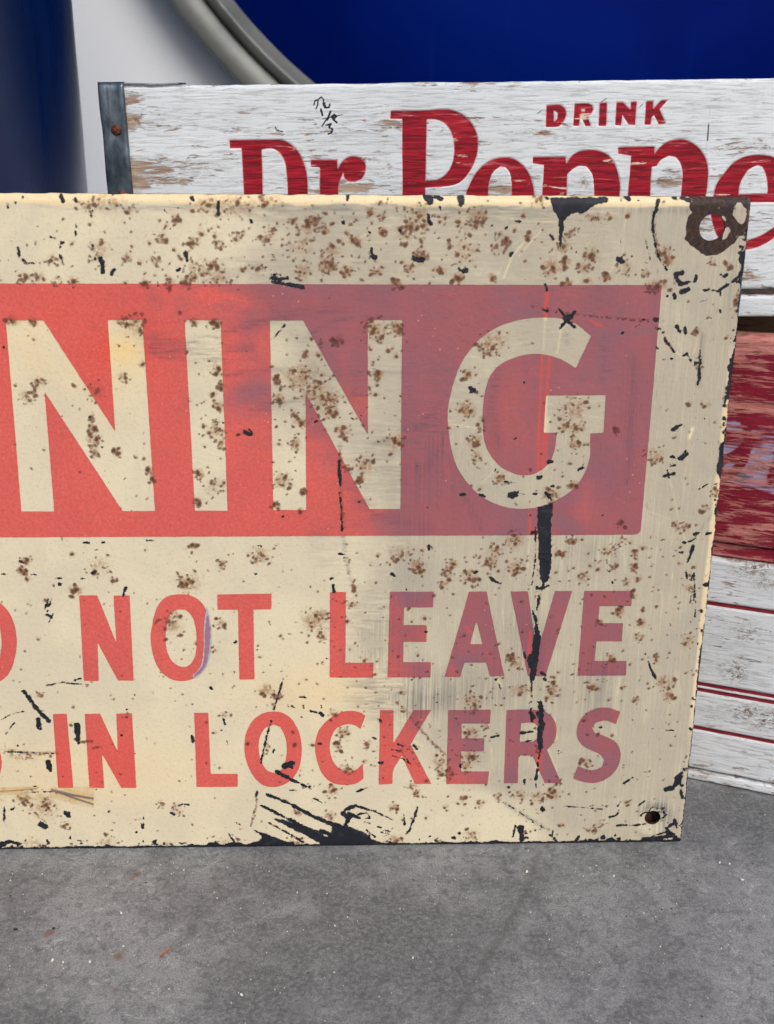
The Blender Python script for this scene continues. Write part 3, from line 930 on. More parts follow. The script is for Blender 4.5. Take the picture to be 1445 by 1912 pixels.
# ---------------------------------------------------------------- the enamel sign
SG = Frame((0, 0, .0006), (1, 0, 0), (0, math.sin(LEAN), math.cos(LEAN)))
SH = .3399
S_L = -.775
BOX = (-.7400, -.0370, .1792, .3010)
sign = thing('warning_sign', 'weathered cream enamel sign with a red band and red lettering, standing on the concrete', 'sign', SG.matrix())

WARN = {
 'N1': [[(11,598),(81.3,598),(215.2,805.7),(201.4,597.4),(265.7,596.7),(289.3,953.8),(229,953.8),(83,730.6),(101.4,954.5),(40.1,954.5)]],
 'I': [[(345,597.7),(411.8,597.7),(424.9,953.1),(364,953.1)]],
 'N2': [[(504.2,598),(565.8,598),(686.9,811),(686.6,597.4),(750.6,597.4),(747.5,950),(690,950),(570.5,733),(571.7,951.8),(510.4,951.8)]],
 'G': [[(1103.5,627),(1074.8,687.4),(1052,673),(1028,664),(1007,660.5),(986.5,661),(960,667.5),(937,678),(916,699.5),(904,737.5),(901.3,775),(903,816),(912.5,843.8),(933,869.8),(955,882),(978,887.3),(1003,882),(1025,864),(1036,838),(1039,807.5),(1014.9,807.5),(1019.4,738.2),(1130.8,737.5),(1126.6,807.5),(1101.7,809),(1100.7,854),(1090,885.3),(1069.6,913),(1038.4,933.8),(1003.8,946.5),(972,949.6),(940,945.5),(902,928.6),(871,899),(852,868),(840,823),(835.7,775),(840,741),(860.6,678.7),(895,633.7),(930,610),(970,597),(1007,592.5),(1048,594.5),(1078,606)]],
}
SMALL = [
 [[(-82,1195),(-78,1160),(-62,1128),(-38,1112),(-18,1113),(0,1125),(13.8,1138.8),(26,1163),(31.5,1197.6),(27.7,1228.8),(17.3,1256.5),(0,1272),(-22,1277),(-48,1266),(-68,1242),(-79,1215)],
  [(-50,1198),(-46,1168),(-34,1146),(-20,1143),(-6,1154),(1,1180),(3,1205),(-2,1230),(-14,1246),(-28,1246),(-42,1230),(-49,1210)]],
 [[(148,1111),(181.7,1111),(217.3,1199.4),(211.8,1111),(242.2,1111),(249.8,1270.3),(220.4,1270.3),(182.4,1199.4),(184.4,1271),(156.4,1271)]],
 [[(281.3,1190),(285.5,1159.6),(295.8,1128.4),(311.4,1113.5),(328.7,1109.4),(353,1110.4),(373.7,1121.5),(388.5,1145.7),(394.3,1180),(392.7,1218.4),(383.5,1246),(363,1265.5),(339,1271),(318.3,1266.9),(297.6,1249.6),(285.5,1220)],
  [(320.5,1144),(332,1137.3),(346,1138),(358,1149),(365,1170),(366.8,1194),(365,1221.9),(357,1239),(346,1244.4),(334,1242.6),(320,1232),(311.4,1211.5),(309.7,1187),(313,1159.6)]],
 [[(405.5,1109.4),(507,1107.7),(506.7,1137),(473.2,1137.8),(475.3,1267.9),(447,1268.6),(444.3,1137.8),(406.2,1138)]],
 [[(616,1105.3),(645.9,1105.3),(644.8,1237.4),(697.4,1237.4),(696.7,1265),(615.4,1265)]],
 [[(727.9,1104.9),(809.9,1104.9),(808.5,1134.3),(754.5,1134.3),(753.8,1167.2),(797,1167.2),(796,1198.7),(753.5,1198.7),(752.8,1236.4),(804.7,1236.4),(803.6,1264.8),(723.4,1264.8)]],
 [[(875.6,1104.9),(908.5,1104.5),(941.6,1262.9),(914.6,1262.9),(907.7,1237.4),(867,1237.4),(859.3,1264.2),(829.9,1264.2)], [(889.4,1159.6),(900.9,1202.8),(877.7,1202.8)]],
 [[(953.4,1104.2),(985.5,1104.2),(1002.8,1218.4),(1036.4,1103.5),(1068.6,1103.5),(1018.4,1262.7),(985.5,1262.7)]],
 [[(1091,1103.2),(1180.3,1103.2),(1179,1131.9),(1119.4,1131.9),(1117,1163.7),(1163.7,1163.7),(1161,1197.6),(1113.6,1197.6),(1110,1234),(1170,1234),(1168.6,1261.3),(1078.3,1261.7)]],
 [[(-5,1340),(-26,1330),(-52,1336),(-72,1352),(-79,1374),(-74,1394),(-58,1408),(-38,1415),(-27,1424),(-26,1438),(-36,1446),(-56,1444),(-82,1436),(-86,1462),(-60,1472),(-34,1472),(-12,1461),(0,1443),(3,1422),(-2,1402),(-14,1390),(-34,1381),(-48,1373),(-50,1363),(-42,1355),(-27,1355),(-8,1364)]],
 [[(98.6,1332.6),(124.6,1332.6),(137,1471),(108.3,1471)]],
 [[(158,1332.6),(186.9,1332),(220,1403.5),(217.3,1331.9),(246.4,1331.2),(254.7,1471),(226.6,1471),(190.3,1407),(194.8,1471),(167,1471)]],
 [[(362.6,1330.5),(389,1330.5),(393.4,1444.4),(444,1444.4),(444,1468.6),(366.8,1469.3)]],
 [[(508.8,1328),(522.7,1329),(541.7,1339.5),(555.5,1360),(562.5,1384.5),(563,1408.7),(557,1437),(540,1459),(515.7,1468.6),(493,1466.5),(474.2,1450.2),(460.4,1422.6),(456,1394.9),(460,1367),(472,1345),(488,1332.6)],
  [(510.6,1352.3),(522.7,1356.8),(532,1374),(535.5,1398.3),(532.5,1420.8),(524.4,1437),(512.3,1443.3),(498.4,1437.5),(488,1420.8),(482.9,1394.9),(486,1374),(495,1358.5)]],
 [[(682.5,1336),(671.5,1329.8),(654,1326.7),(633.4,1330.9),(609.2,1346.4),(593.6,1367),(587.9,1394.9),(592.6,1422.6),(602.2,1445),(619.6,1461),(643.8,1465.5),(665,1462.4),(679,1453.7),(677.3,1424.3),(668,1435),(654,1441.6),(638.6,1438),(623,1422.6),(615.6,1397),(619.6,1374),(630,1358.5),(647.2,1352.3),(662,1354),(673,1361)]],
 [[(709.5,1325.7),(734.8,1325.7),(734.4,1388),(771.8,1325.7),(804.7,1325.7),(766.6,1389.7),(805.4,1463.4),(774.6,1463.4),(750.3,1410.4),(734.4,1438),(732.7,1463.4),(707,1464.8)]],
 [[(836.9,1325.7),(916.4,1325),(914.7,1351),(861.8,1351),(861.8,1378.3),(904.3,1378.3),(903.3,1402.5),(861,1402.5),(860.7,1439.9),(913,1439.9),(910,1463.4),(833,1463.4)]],
 [[(945.7,1325.7),(1001,1325),(1022,1331),(1036,1347),(1039,1367),(1032,1388),(1021,1400),(1047.8,1461.5),(1016.7,1461.5),(994,1410.4),(968,1410.4),(966.5,1461.7),(940.6,1461.7)],
  [(972.7,1350),(996,1350),(1004,1356),(1006,1366),(1003,1377),(995,1384.5),(970.7,1384.5)]],
 [[(1157.9,1328.4),(1136,1321.5),(1116,1321.5),(1094.5,1331.5),(1080,1350),(1076.5,1370.7),(1084,1388),(1101.5,1400),(1120,1408),(1128,1419),(1123,1432),(1107,1437.5),(1092,1435),(1079,1429.5),(1069.6,1453),(1090,1460),(1115,1461),(1140,1448.5),(1155.5,1427),(1158,1401.8),(1149,1385),(1129,1374),(1110,1367.5),(1105.6,1358.5),(1112,1349),(1129,1345),(1150,1351.5)]],
]
WPOLY = {k: [SG.at(rounded(p)) for p in v] for k, v in WARN.items()}
SPOLY = [[SG.at(rounded(p)) for p in L] for L in SMALL]
# the start of the word, left of the photograph's frame
vb, vt = .1925, .2838
Hl = vt - vb
WPOLY['R'] = [np.array(rounded([(0, 0), (0, Hl), (.038, Hl), (.054, Hl - .005), (.061, Hl - .018), (.060, Hl - .034), (.050, Hl - .046), (.043, Hl - .049), (.067, 0), (.049, 0), (.028, Hl - .053), (.0165, Hl - .053), (.0165, 0)])) + np.array([-.437, vb]),
              np.array(rounded([(.0165, Hl - .015), (.034, Hl - .015), (.043, Hl - .020), (.043, Hl - .034), (.034, Hl - .038), (.0165, Hl - .038)])) + np.array([-.437, vb])]
WPOLY['A'] = [np.array([(0, 0), (.030, Hl), (.050, Hl), (.080, 0), (.062, 0), (.057, .019), (.023, .019), (.018, 0)]) + np.array([-.530, vb]), np.array([(.027, .034), (.053, .034), (.040, .073)]) + np.array([-.530, vb])]
WPOLY['W'] = [np.array([(0, Hl), (.019, Hl), (.029, .034), (.043, Hl), (.059, Hl), (.073, .034), (.083, Hl), (.102, Hl), (.083, 0), (.066, 0), (.051, .052), (.036, 0), (.019, 0)]) + np.array([-.645, vb])]

# ---- wear layers, painted on a raster of the visible face (values in mm or 0..1)
GP = .00045
RU = np.arange(-.420, .006, GP); RV = np.arange(-.006, .348, GP)
FA, FB = np.meshgrid(RU, RV)
PX, PY = SG.px(FA, FB)
MM = .285                      # millimetres of sign per photograph pixel
chip = np.full(FA.shape, -2.0); speck = np.full(FA.shape, -2.0); rust = np.zeros(FA.shape); bare = np.full(FA.shape, -1.0); orange = np.zeros(FA.shape)
dirt = np.zeros(FA.shape); yellow = np.zeros(FA.shape)


def win(q, pad):
    i0, i1 = np.searchsorted(RU, [q[:, 0].min() - pad, q[:, 0].max() + pad])
    j0, j1 = np.searchsorted(RV, [q[:, 1].min() - pad, q[:, 1].max() + pad])
    return slice(max(j0, 0), max(j1, 0)), slice(max(i0, 0), max(i1, 0))


def chip_line(pts, w, w2=None, rough=.35):
    """a scratch through the enamel, w photograph pixels wide"""
    w2 = w if w2 is None else w2
    p = np.array(pts, float)
    n = max(2, int(np.hypot(*np.diff(p, axis=0).T).sum() / 5))
    s = np.r_[0, np.cumsum(np.hypot(*np.diff(p, axis=0).T))]
    tt = np.linspace(0, s[-1], n)
    p = np.stack([np.interp(tt, s, p[:, 0]), np.interp(tt, s, p[:, 1])], -1)
    q = SG.at(p)
    for k in range(n - 1):
        ww = (w + (w2 - w) * k / max(1, n - 1)) * (1.06 if w > 3 else .9) * (1 + rough * (rng.random() - .5) * 2)
        sg = q[k:k + 2]; sl_ = win(sg, .003)
        X, Y = FA[sl_], FB[sl_]
        if X.size: chip[sl_] = np.maximum(chip[sl_], ww * MM / 2 - seg_dist(X, Y, sg) * 1000)


def chip_poly(pts):
    q = SG.at(pts); sl_ = win(q, .003)
    X, Y = FA[sl_], FB[sl_]
    if X.size: chip[sl_] = np.maximum(chip[sl_], -sdf([q], X, Y) * 1000)


def chip_dot(x, y, r, n=3, spread=.8):
    """a small ragged flake: a few overlapping spots"""
    for k in range(n):
        a = rng.random() * 6.28; d = r * spread * rng.random()
        xx, yy = x + math.cos(a) * d, y + math.sin(a) * d
        a = rng.random() * 3.14; l = r * .6 * rng.random()
        chip_line([(xx - math.cos(a) * l, yy - math.sin(a) * l), (xx + math.cos(a) * l, yy + math.sin(a) * l)], r * (1.0 + .5 * rng.random()), r * .7)


def speck_dot(x, y, r):
    c = SG.at([(x, y)]); sl_ = win(c, .003)
    X, Y = FA[sl_], FB[sl_]
    if X.size:
        a = rng.random() * 3.14; e = rng.uniform(1.0, 1.7)
        dx, dy = X - c[0, 0], Y - c[0, 1]
        d = np.hypot((dx * math.cos(a) + dy * math.sin(a)) / e, -dx * math.sin(a) + dy * math.cos(a)) * 1000
        speck[sl_] = np.maximum(speck[sl_], r * MM - d)


def rust_dot(x, y, r, amp, ex=1.0):
    if r > 5.2:
        n = int(r * 1.0 + 3 * amp)
        for k in range(n):
            a = rng.random() * 6.28; d = r * 1.55 * rng.random() ** .7
            speck_dot(x + math.cos(a) * d * ex, y + math.sin(a) * d, rng.choice([.6, 1.0, 1.6, 2.6], p=[.42, .30, .20, .08]) * (.8 + .4 * amp))
        amp *= .72; r *= 1.15
    else:
        speck_dot(x, y, r * .50 * (.6 + .5 * amp))
        amp *= .5; r *= 1.5
    c = SG.at([(x, y)])[0]; rr = r * MM * .001
    sl_ = win(np.array([c]), rr * 3)
    X, Y = FA[sl_], FB[sl_]
    if X.size:
        rust[sl_] = np.maximum(rust[sl_], amp * np.exp(-((X - c[0]) / (rr * ex)) ** 2 - ((Y - c[1]) / rr) ** 2))


def soft_line(field, pts, w, amp):
    q = SG.at(pts); ww = w * MM * .001 / 2; sl_ = win(q, ww * 3)
    X, Y = FA[sl_], FB[sl_]
    if X.size: field[sl_] = np.maximum(field[sl_], amp * np.exp(-(seg_dist(X, Y, q) / ww) ** 2))


def spot(x, y, rx, ry=None, rot=0.0):
    ry = ry or rx; c, s = math.cos(math.radians(rot)), math.sin(math.radians(rot))
    dx, dy = PX - x, PY - y
    return np.exp(-((dx * c + dy * s) / rx) ** 2 - ((-dx * s + dy * c) / ry) ** 2)


for p in ([(1026,369),(1138,369),(1133,378),(1112,382),(1100,392),(1087,399),(1077,397),(1062,402),(1053,415),(1050,440),(1047,466),(1044,466),(1043,430),(1044,410),(1036,398),(1030,385)],
          [(1003,947),(1014,946),(1020,942),(1032,938),(1032,950),(1029,975),(1029,1000),(1030,1040),(1028,1060),(1024,1085),(1012,1088),(1008,1078),(1006,1040),(1005,1000),(1003,970)],
          [(468,1546),(500,1558),(530,1570),(548,1572),(552,1584),(470,1584),(480,1572),(492,1564)],
          [(588,1584),(602,1568),(619,1556),(620,1538),(630,1538),(650,1544),(672,1553),(690,1562),(704,1584)],
          [(1276,1447),(1262,1450),(1256,1468),(1262,1470),(1272,1462)]): chip_poly(p)
LINES = [
 ([(1000,985),(999,1050),(993,1092)],2.2,1.5), ([(1016,1085),(1010,1110),(1005,1130)],3.5,2), ([(1002,1095),(998,1120)],1.5,1.5), ([(994,1140),(1001,1160),(1000,1180)],4,4), ([(1003,1180),(1002,1200),(998,1232),(994,1268)],11,11), ([(1000,1150),(1006,1196)],3,5), ([(986,1232),(992,1250),(990,1262)],5,4), ([(1003,1096),(1006,1112),(1002,1140)],2.5,3), ([(1024,1094),(1008,1100)],3,3),
 ([(990,1225),(987,1252)],5,4), ([(980,1218),(981,1228)],3,3), ([(993,1270),(992,1312)],2,1.5), ([(991,1324),(993,1346)],5,5), ([(1009,1313),(1010,1350),(1008,1375),(1009,1396)],9,8), ([(1002,1330),(1014,1352)],4,6), ([(990,1330),(996,1340)],6,6), ([(1003,1310),(1014,1318)],4,4), ([(974,1369),(994,1366)],4.5,3), ([(980,1385),(993,1383)],2.5,2.5),
 ([(1008,1400),(1006,1416)],5,3), ([(1003,1424),(1004,1430)],3,3), ([(1004,1436),(1000,1455)],5,5), ([(979,1456),(980,1464)],4,4), ([(1000,1462),(1001,1470)],3,2),
 ([(498,1483),(540,1500),(590,1527),(625,1540)],5,7), ([(488,1504),(530,1525),(570,1545),(600,1562)],4,7), ([(510,1528),(540,1540),(580,1562),(610,1575)],4,8), ([(502,1536),(540,1557),(576,1578)],3,4), ([(528,1533),(560,1548),(590,1560)],9,12), ([(560,1552),(640,1574)],4,9), ([(548,1545),(600,1568)],4,6), ([(575,1546),(640,1566)],3,6), ([(640,1538),(690,1560)],3,3), ([(600,1552),(650,1570)],8,10),
 ([(640,1546),(680,1566),(722,1577)],4,3), ([(626,1538),(670,1560),(706,1576)],5,4), ([(517,1441),(528,1446),(545,1456),(562,1464),(582,1474)],7,2), ([(530,1430),(546,1424)],9,6), ([(540,1428),(546,1434)],7,5),
 ([(645,1512),(664,1503)],7,7), ([(668,1506),(700,1515),(732,1531)],5,2), ([(640,1518),(652,1528),(645,1540)],9,6), ([(652,1520),(672,1528)],6,3), ([(668,1521),(685,1517),(692,1528),(684,1528)],4,3), ([(685,1550),(700,1563)],5,4), ([(680,1534),(690,1537)],3,3), ([(706,1544),(712,1546)],3,3), ([(716,1550),(728,1552)],3,2), ([(712,1554),(726,1558)],3,2),
 ([(666,1478),(678,1474)],5,4), ([(670,1481),(674,1484)],2,2), ([(540,1476),(560,1475)],2.2,1.5), ([(586,1490),(602,1499)],3,1.5), ([(527,1274),(511,1325)],2.4,2), ([(504,1352),(496,1385),(487,1423)],3.2,2.4), ([(780,1508),(764,1552)],3.6,3), ([(754,1521),(755,1540)],3.5,3),
 ([(44,1291),(58,1308),(70,1325),(92,1347)],6,7), ([(71,1343),(76,1362)],5,2), ([(69,1350),(71,1361)],3,2), ([(144,1354),(146,1375),(147,1388)],9,6), ([(140,1380),(149,1390)],3,3), ([(90,1423),(94,1439)],8,9), ([(85,1280),(100,1277),(115,1274),(140,1277),(165,1278)],2.4,2), ([(139,1270),(150,1267)],3.5,3),
 ([(90,1118),(84,1138)],5,3), ([(96,1118),(88,1142)],2,2), ([(88,1148),(95,1150)],4,4), ([(98,1146),(92,1162)],3,2), ([(235,1097),(230,1111)],4,6), ([(15,1404),(50,1405),(100,1407)],2.5,2), ([(0,1345),(18,1335)],1.5,1.5), ([(18,1334),(48,1328)],3,2), ([(26,1350),(10,1372)],2.5,1.5),
 ([(76,1539),(84,1543)],11,9), ([(120,1516),(127,1524)],8,6), ([(128,1516),(131,1526)],4,4), ([(8,1508),(7,1535)],4,2), ([(20,1512),(27,1508)],4,3), ([(262,1527),(265,1546)],1.8,2.2), ([(268,1526),(267,1547)],2,2.5), ([(318,1517),(325,1521)],6,6), ([(333,1504),(345,1501),(354,1503)],2.6,1.2), ([(425,1554),(432,1564),(438,1572)],2.5,3), ([(440,1536),(450,1541)],3,2), ([(488,1504),(494,1507)],4,3), ([(335,1574),(347,1574)],4,4), ([(286,1572),(290,1570)],4,4), ([(0,1578),(18,1572),(40,1576)],8,4), ([(88,1569),(90,1575)],4,4), ([(480,1477),(478,1488)],3,2),
 ([(131,1561),(131,1566)],2,2),([(144,1570),(155,1570)],2.5,2), ([(0,1480),(70,1468)],1.4,1), ([(45,1480),(100,1478)],1.6,1),
 ([(1230,374),(1227,384),(1224,394)],7,4), ([(1222,396),(1219,409)],5,3), ([(1219,411),(1219.7,433),(1224,461)],3.2,3), ([(1224,463),(1230,480),(1236,490),(1245,503)],4,2.2), ([(1216,410),(1217,432)],1.2,1.2), ([(1205,448),(1210,470),(1215.6,488)],1.3,1.8), ([(1201,481.5),(1207,491)],2,1.2), ([(1227,504),(1229,508)],3.5,3),
 ([(1154,484),(1162,488)],8,6), ([(1163,476),(1152,492)],3,2), ([(1263,512),(1274,510)],6,4), ([(1262,516),(1268,511)],5,4), ([(1266,524),(1272,530)],7,7), ([(1272,531),(1287,526)],5,4), ([(1273,545),(1284,541)],8,7), ([(1259,549),(1261,556)],4.5,3), ([(1255,563),(1259,563)],2.5,2), ([(1300,516),(1302,524),(1298,525)],3.4,2), ([(1264,610),(1268,619)],5,4), ([(1279,612),(1280,623)],6,5), ([(1350,517),(1357,513)],5,4), ([(1367,526),(1378,518),(1388,511)],5,3), ([(1341,543),(1350,537),(1359,531)],4.5,2.5), ([(1330,542),(1335,541)],3,3), ([(1313,541.6),(1324,541.4)],3,2), ([(1345,545),(1345,550)],3,2), ([(1301,566),(1320,560)],1.2,2), ([(1335,602),(1340,602)],2.5,2), ([(1344,578),(1345,583)],3,2),
 ([(1241,630),(1244,640)],3,2), ([(1246,640),(1258,657)],4,3), ([(1276,664),(1284,661)],6,5), ([(1284,664),(1290,674)],5,2), ([(1307,654),(1306,667)],5,4), ([(1298,677),(1308,679)],5,5), ([(1306,672),(1306,684)],5,3), ([(1306,687),(1306,706)],5,4), ([(1306,706),(1302,718)],4,3), ([(1257,801),(1272,793)],5,3), ([(1270,856),(1284,848)],7,4), ([(1276,846),(1280,843)],4,3), ([(1252,852),(1258,854)],4,3), ([(1251,871),(1261,868)],4,2), ([(1240,889),(1258,885)],6,3), ([(1246,878),(1250,894)],4,3), ([(1291,829),(1296,829)],2.5,2),
 ([(1310,912),(1316,907),(1324,903),(1337,905)],2,1.6), ([(1296,998),(1304,995)],4,3), ([(1287,1012),(1297,1007)],4.5,3), ([(1294,1020),(1290,1035)],6,4), ([(1290,1035),(1284,1050)],4,2.5), ([(1264,1031),(1274,1032)],4,2), ([(1276,1013),(1279,1014)],4,3), ([(1281,1066),(1283,1080)],2.5,2), ([(1296,1070),(1297,1100),(1294,1130)],2.6,1.2), ([(1292,1075),(1289,1128)],1.2,1), ([(1299,1110),(1298,1152)],1.6,1),
 ([(1210,1235),(1216,1250),(1222,1262),(1226,1278)],4,2.6), ([(1243,1364),(1247,1364)],2,2), ([(1251,1363),(1256,1364)],5,4), ([(1262,1452),(1273,1443)],8,7), ([(1244,1474),(1254,1472)],8,7), ([(1271,1476),(1274,1490)],5,4), ([(1166,1462),(1181,1452)],4.5,3.5),
 ([(1152,1541),(1180,1540),(1206,1540)],3.5,3), ([(1138,1526),(1152,1522),(1156,1512)],3,2), ([(1152,1506),(1160,1497)],2,1.5), ([(1193,1503),(1204,1495)],4,2), ([(1226,1508),(1236,1512),(1246,1523)],3,3.5), ([(1234,1509),(1240,1508)],2.5,2), ([(1052,1505),(1090,1508),(1126,1511)],2,1.2), ([(1012,1509),(1014,1511)],7,7), ([(940,1498),(958,1508),(978,1522),(1004,1540),(1024,1549)],2.2,2), ([(962,1541),(958,1562)],4,3), ([(972,1545),(974,1568)],9,14), ([(962,1545),(980,1543)],3,2), ([(1032,1552),(1030,1574)],2,3), ([(1026,1558),(1040,1572)],4,4), ([(1080,1562),(1076,1568)],4,3), ([(1244,1545),(1260,1535)],7,4), ([(1246,1552),(1256,1558)],9,8), ([(1200,1566),(1230,1563),(1262,1562)],5,8), ([(1216,1561),(1240,1553)],3,4), ([(1258,1530),(1264,1545)],6,6),
 ([(1043,576),(1052,588),(1060,597)],3,6), ([(1060,597),(1073,583)],5,3), ([(1060,596),(1046,611)],5,3), ([(1060,600),(1073,611)],4,3), ([(1054,592),(1066,592)],8,8), ([(1018,532),(1024,536),(1021,541)],6,3), ([(1014,579),(1021,581)],4,3), ([(1200,597),(1203,597)],3,3), ([(1223,596.5),(1227,597)],4.5,4.5), ([(1156,622),(1164,621)],4,2), ([(1186,610),(1194,606)],3,2), ([(1224,612),(1232,614)],3,2.5), ([(1226,649),(1227,650)],4,3),
 ([(1006,891),(1009,890)],5,4), ([(1024,862),(1029,861)],6,5), ([(1009,848),(1011,848)],3,3), ([(953,925),(963,922)],8,3), ([(957,930),(966,920)],3,2), ([(971,922),(980,923)],3,2), ([(997,922),(1003,923)],4,3), ([(1020,920),(1026,930)],4,5), ([(1026,924),(1029,933)],4,3), ([(1030,907),(1033,907)],4,3), ([(941,899),(948,900)],2.5,2), ([(951,900),(961,901)],2.5,2), ([(945,902),(950,904)],2,2), ([(923,880),(925,876)],2,2), ([(860,924),(868,923)],5,4), ([(895,924),(905,926)],3,2), ([(900,925),(902,926)],3,2), ([(1080,877),(1088,873)],3,2), ([(988,962),(990,962)],3,3), ([(993,995),(996,994)],4,3), ([(876,723),(886,730)],6,5), ([(880,722),(882,734)],3,2), ([(878,733),(892,732)],1.4,1.4),
 ([(634,862),(634,880),(635,905)],4,4), ([(634,918),(637,945),(638,975),(639,990)],2.6,3.4), ([(645,779),(660,782)],2.5,3), ([(456,806),(469,812)],7,7), ([(466,802),(470,806)],5,5), ([(432,815),(450,811)],1.5,5), ([(399,787),(418,790)],1.4,2.2), ([(508,634),(518,622),(536,602)],2.6,3.2), ([(167,779),(174,778)],2,1.6), ([(588,788),(592,786)],2,2),
 ([(507,512),(523,513)],2.5,2), ([(508,519),(520,521),(536,520)],6,3), ([(508,527),(530,529),(550,533),(566,536)],4,4.5), ([(33,461),(37,472),(36,478)],4,3), ([(44,486),(50,491)],4,2.5), ([(46,492),(69,491)],2.4,1.5), ([(13,380),(15,388)],4,3), ([(115,450),(112,463)],3.5,2.5), ([(112,476),(114,482),(117,491)],3.5,1.5), ([(142,419),(143,424)],4,3), ([(141,433),(141,441)],3.5,2.5), ([(166,398),(174,393)],4,3), ([(170,396),(171,404)],3,2), ([(188,483),(192,492),(192,509)],5,4), ([(208,513),(212,504)],7,5), ([(408,377),(408,400)],4,3), ([(346,471),(350,487)],4,5), ([(330,506),(336,502)],5,3), ([(294,524),(295,533)],3,6), ([(427,437),(441,432)],2,2.4), ([(307,391),(311,396)],2,2.4), ([(467,409),(470,416)],4,4), ([(172,458),(173,460)],4,3), ([(288,468),(289,471)],3,3), ([(176,482),(178,484)],5,4),
 ([(799,400),(801,412),(805,420)],4,7), ([(772,478),(776,485),(788,485)],6,8), ([(694,464),(694,474)],4,4), ([(696,478),(700,480)],7,6), ([(822,386),(823,393)],3,4), ([(927,433),(924,444)],3,2.4), ([(963,412),(971,413)],3,2.4), ([(866,506),(870,505)],5,4), ([(857,500),(858,504)],3,3), ([(943,428),(947,424)],3,2), ([(689,432),(691,434)],4,3), ([(1029,440),(1034,446)],6,6), ([(953,477),(956,473)],4,2), ([(501,494),(503,496)],5,4), ([(760,396),(764,392)],3,2),
 ([(796,366),(803,374)],10,8), ([(862,366),(860,382)],8,5), ([(813,368),(824,371)],6,3), ([(649,366),(648,374)],5,4), ([(1012,368),(1023,370)],6,5), ([(1170,368),(1175,371)],6,4), ([(1258,366),(1262,370)],5,4), ([(1274,369),(1288,374)],7,5), ([(356,368),(361,374)],4,4), ([(113,366),(118,376)],5,4), ([(140,372),(143,376)],4,3), ([(27,377),(29,379)],3,3), ([(40,366),(42,369)],5,4),
 ([(480,1018),(487,1020)],2.4,1.6), ([(632,1034),(643,1036)],3,2), ([(616,1081),(624,1080)],3,2), ([(622,1093),(623,1104)],5,3), ([(800,1018),(801,1026)],3,3), ([(806,1020),(807,1024)],2,2), ([(848,1017),(850,1026)],2.4,2), ([(886,1070),(890,1068)],5,4), ([(915,1079),(924,1086),(936,1091)],4,6), ([(274,1008),(286,1009)],3.5,2), ([(158,1012),(168,1013)],3,2), ([(189,1013),(195,1013)],2.6,2), ([(176,1027),(181,1027)],2.4,2), ([(55,1072),(67,1073)],1.8,1.6), ([(3,1071),(13,1073)],2,1.6), ([(103,1080),(114,1079)],2.4,1.5), ([(152,1080),(160,1080)],2,1.6), ([(172,1070),(178,1066)],4,2), ([(37,1048),(48,1052)],4,3),
 ([(738,1400),(752,1405),(766,1426)],1.5,3), ([(733,1411),(750,1416),(766,1426)],2,3), ([(744,1390),(752,1393)],4,3), ([(690,1373),(702,1380)],3,3), ([(708,1424),(714,1424)],7,6), ([(709,1344),(711,1346)],5,4), ([(916,1377),(931,1374)],4,3.5), ([(580,1328),(590,1330)],6,5), ([(598,1332),(602,1336)],6,5), ([(560,1338),(564,1340)],2,2), ([(538,1316),(539,1322)],3,2), ([(545,1318),(550,1322)],3.5,3), ([(566,1316),(567,1322)],3,2), ([(599,1316),(600,1321)],2.5,2), ([(560,1301),(570,1302)],3,2), ([(597,1388),(598,1388)],4,4), ([(860,1428),(860,1432)],4,3), ([(772,1391),(778,1399)],5,3), ([(924,1268),(935,1286)],2,1.6), ([(1012,1257),(1018,1260)],7,6), ([(1016,1268),(1018,1270)],4,3), ([(512,1400),(511,1406)],4,3), ([(417,1343),(420,1352)],3,2), ([(358,1374),(360,1384)],4,2), ([(424,1384),(425,1392)],3,2),
]
for pts, w, w2 in LINES: chip_line(pts, w, w2)
# loose flakes, more of them low on the sheet and near its right side
for k in range(330):
    x = rng.uniform(0, 1400); y = rng.uniform(370, 1580)
    inside = y > 534 and y < 1000 and x < 1235
    if inside and rng.random() < .75: continue
    r = rng.choice([1.0, 1.3, 1.8, 2.6], p=[.45, .3, .18, .07])
    chip_dot(x, y, r, 2)
for k in range(90): chip_dot(rng.uniform(0, 1270), 1581 - abs(rng.normal(0, 12)), rng.choice([1.4, 2.2, 3.2]), 2)
for k in range(60): chip_dot(rng.uniform(1080, 1270), 1581 - abs(rng.normal(0, 10)), rng.choice([1.6, 2.6, 4.0]), 3)
for k in range(70):
    y = rng.uniform(420, 1570); chip_dot(1400 - (y - 370) * .1095 - abs(rng.normal(0, 5)), y, rng.choice([1.4, 2.2, 3.0]), 2)
# sheared edges show the dark plate; bottom line thickened to paint in contact shadow
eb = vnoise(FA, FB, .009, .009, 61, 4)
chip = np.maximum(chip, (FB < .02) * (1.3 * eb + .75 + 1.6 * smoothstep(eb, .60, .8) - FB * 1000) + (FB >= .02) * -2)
er = vnoise(FA, FB, .010, .010, 62, 4)
chip = np.maximum(chip, np.where(FA > -.02, .1 + 2.2 * smoothstep(er, .5, .8) * smoothstep(FB, .0, .34) + 1.6 * er + FA * 1000, -2) - .55)

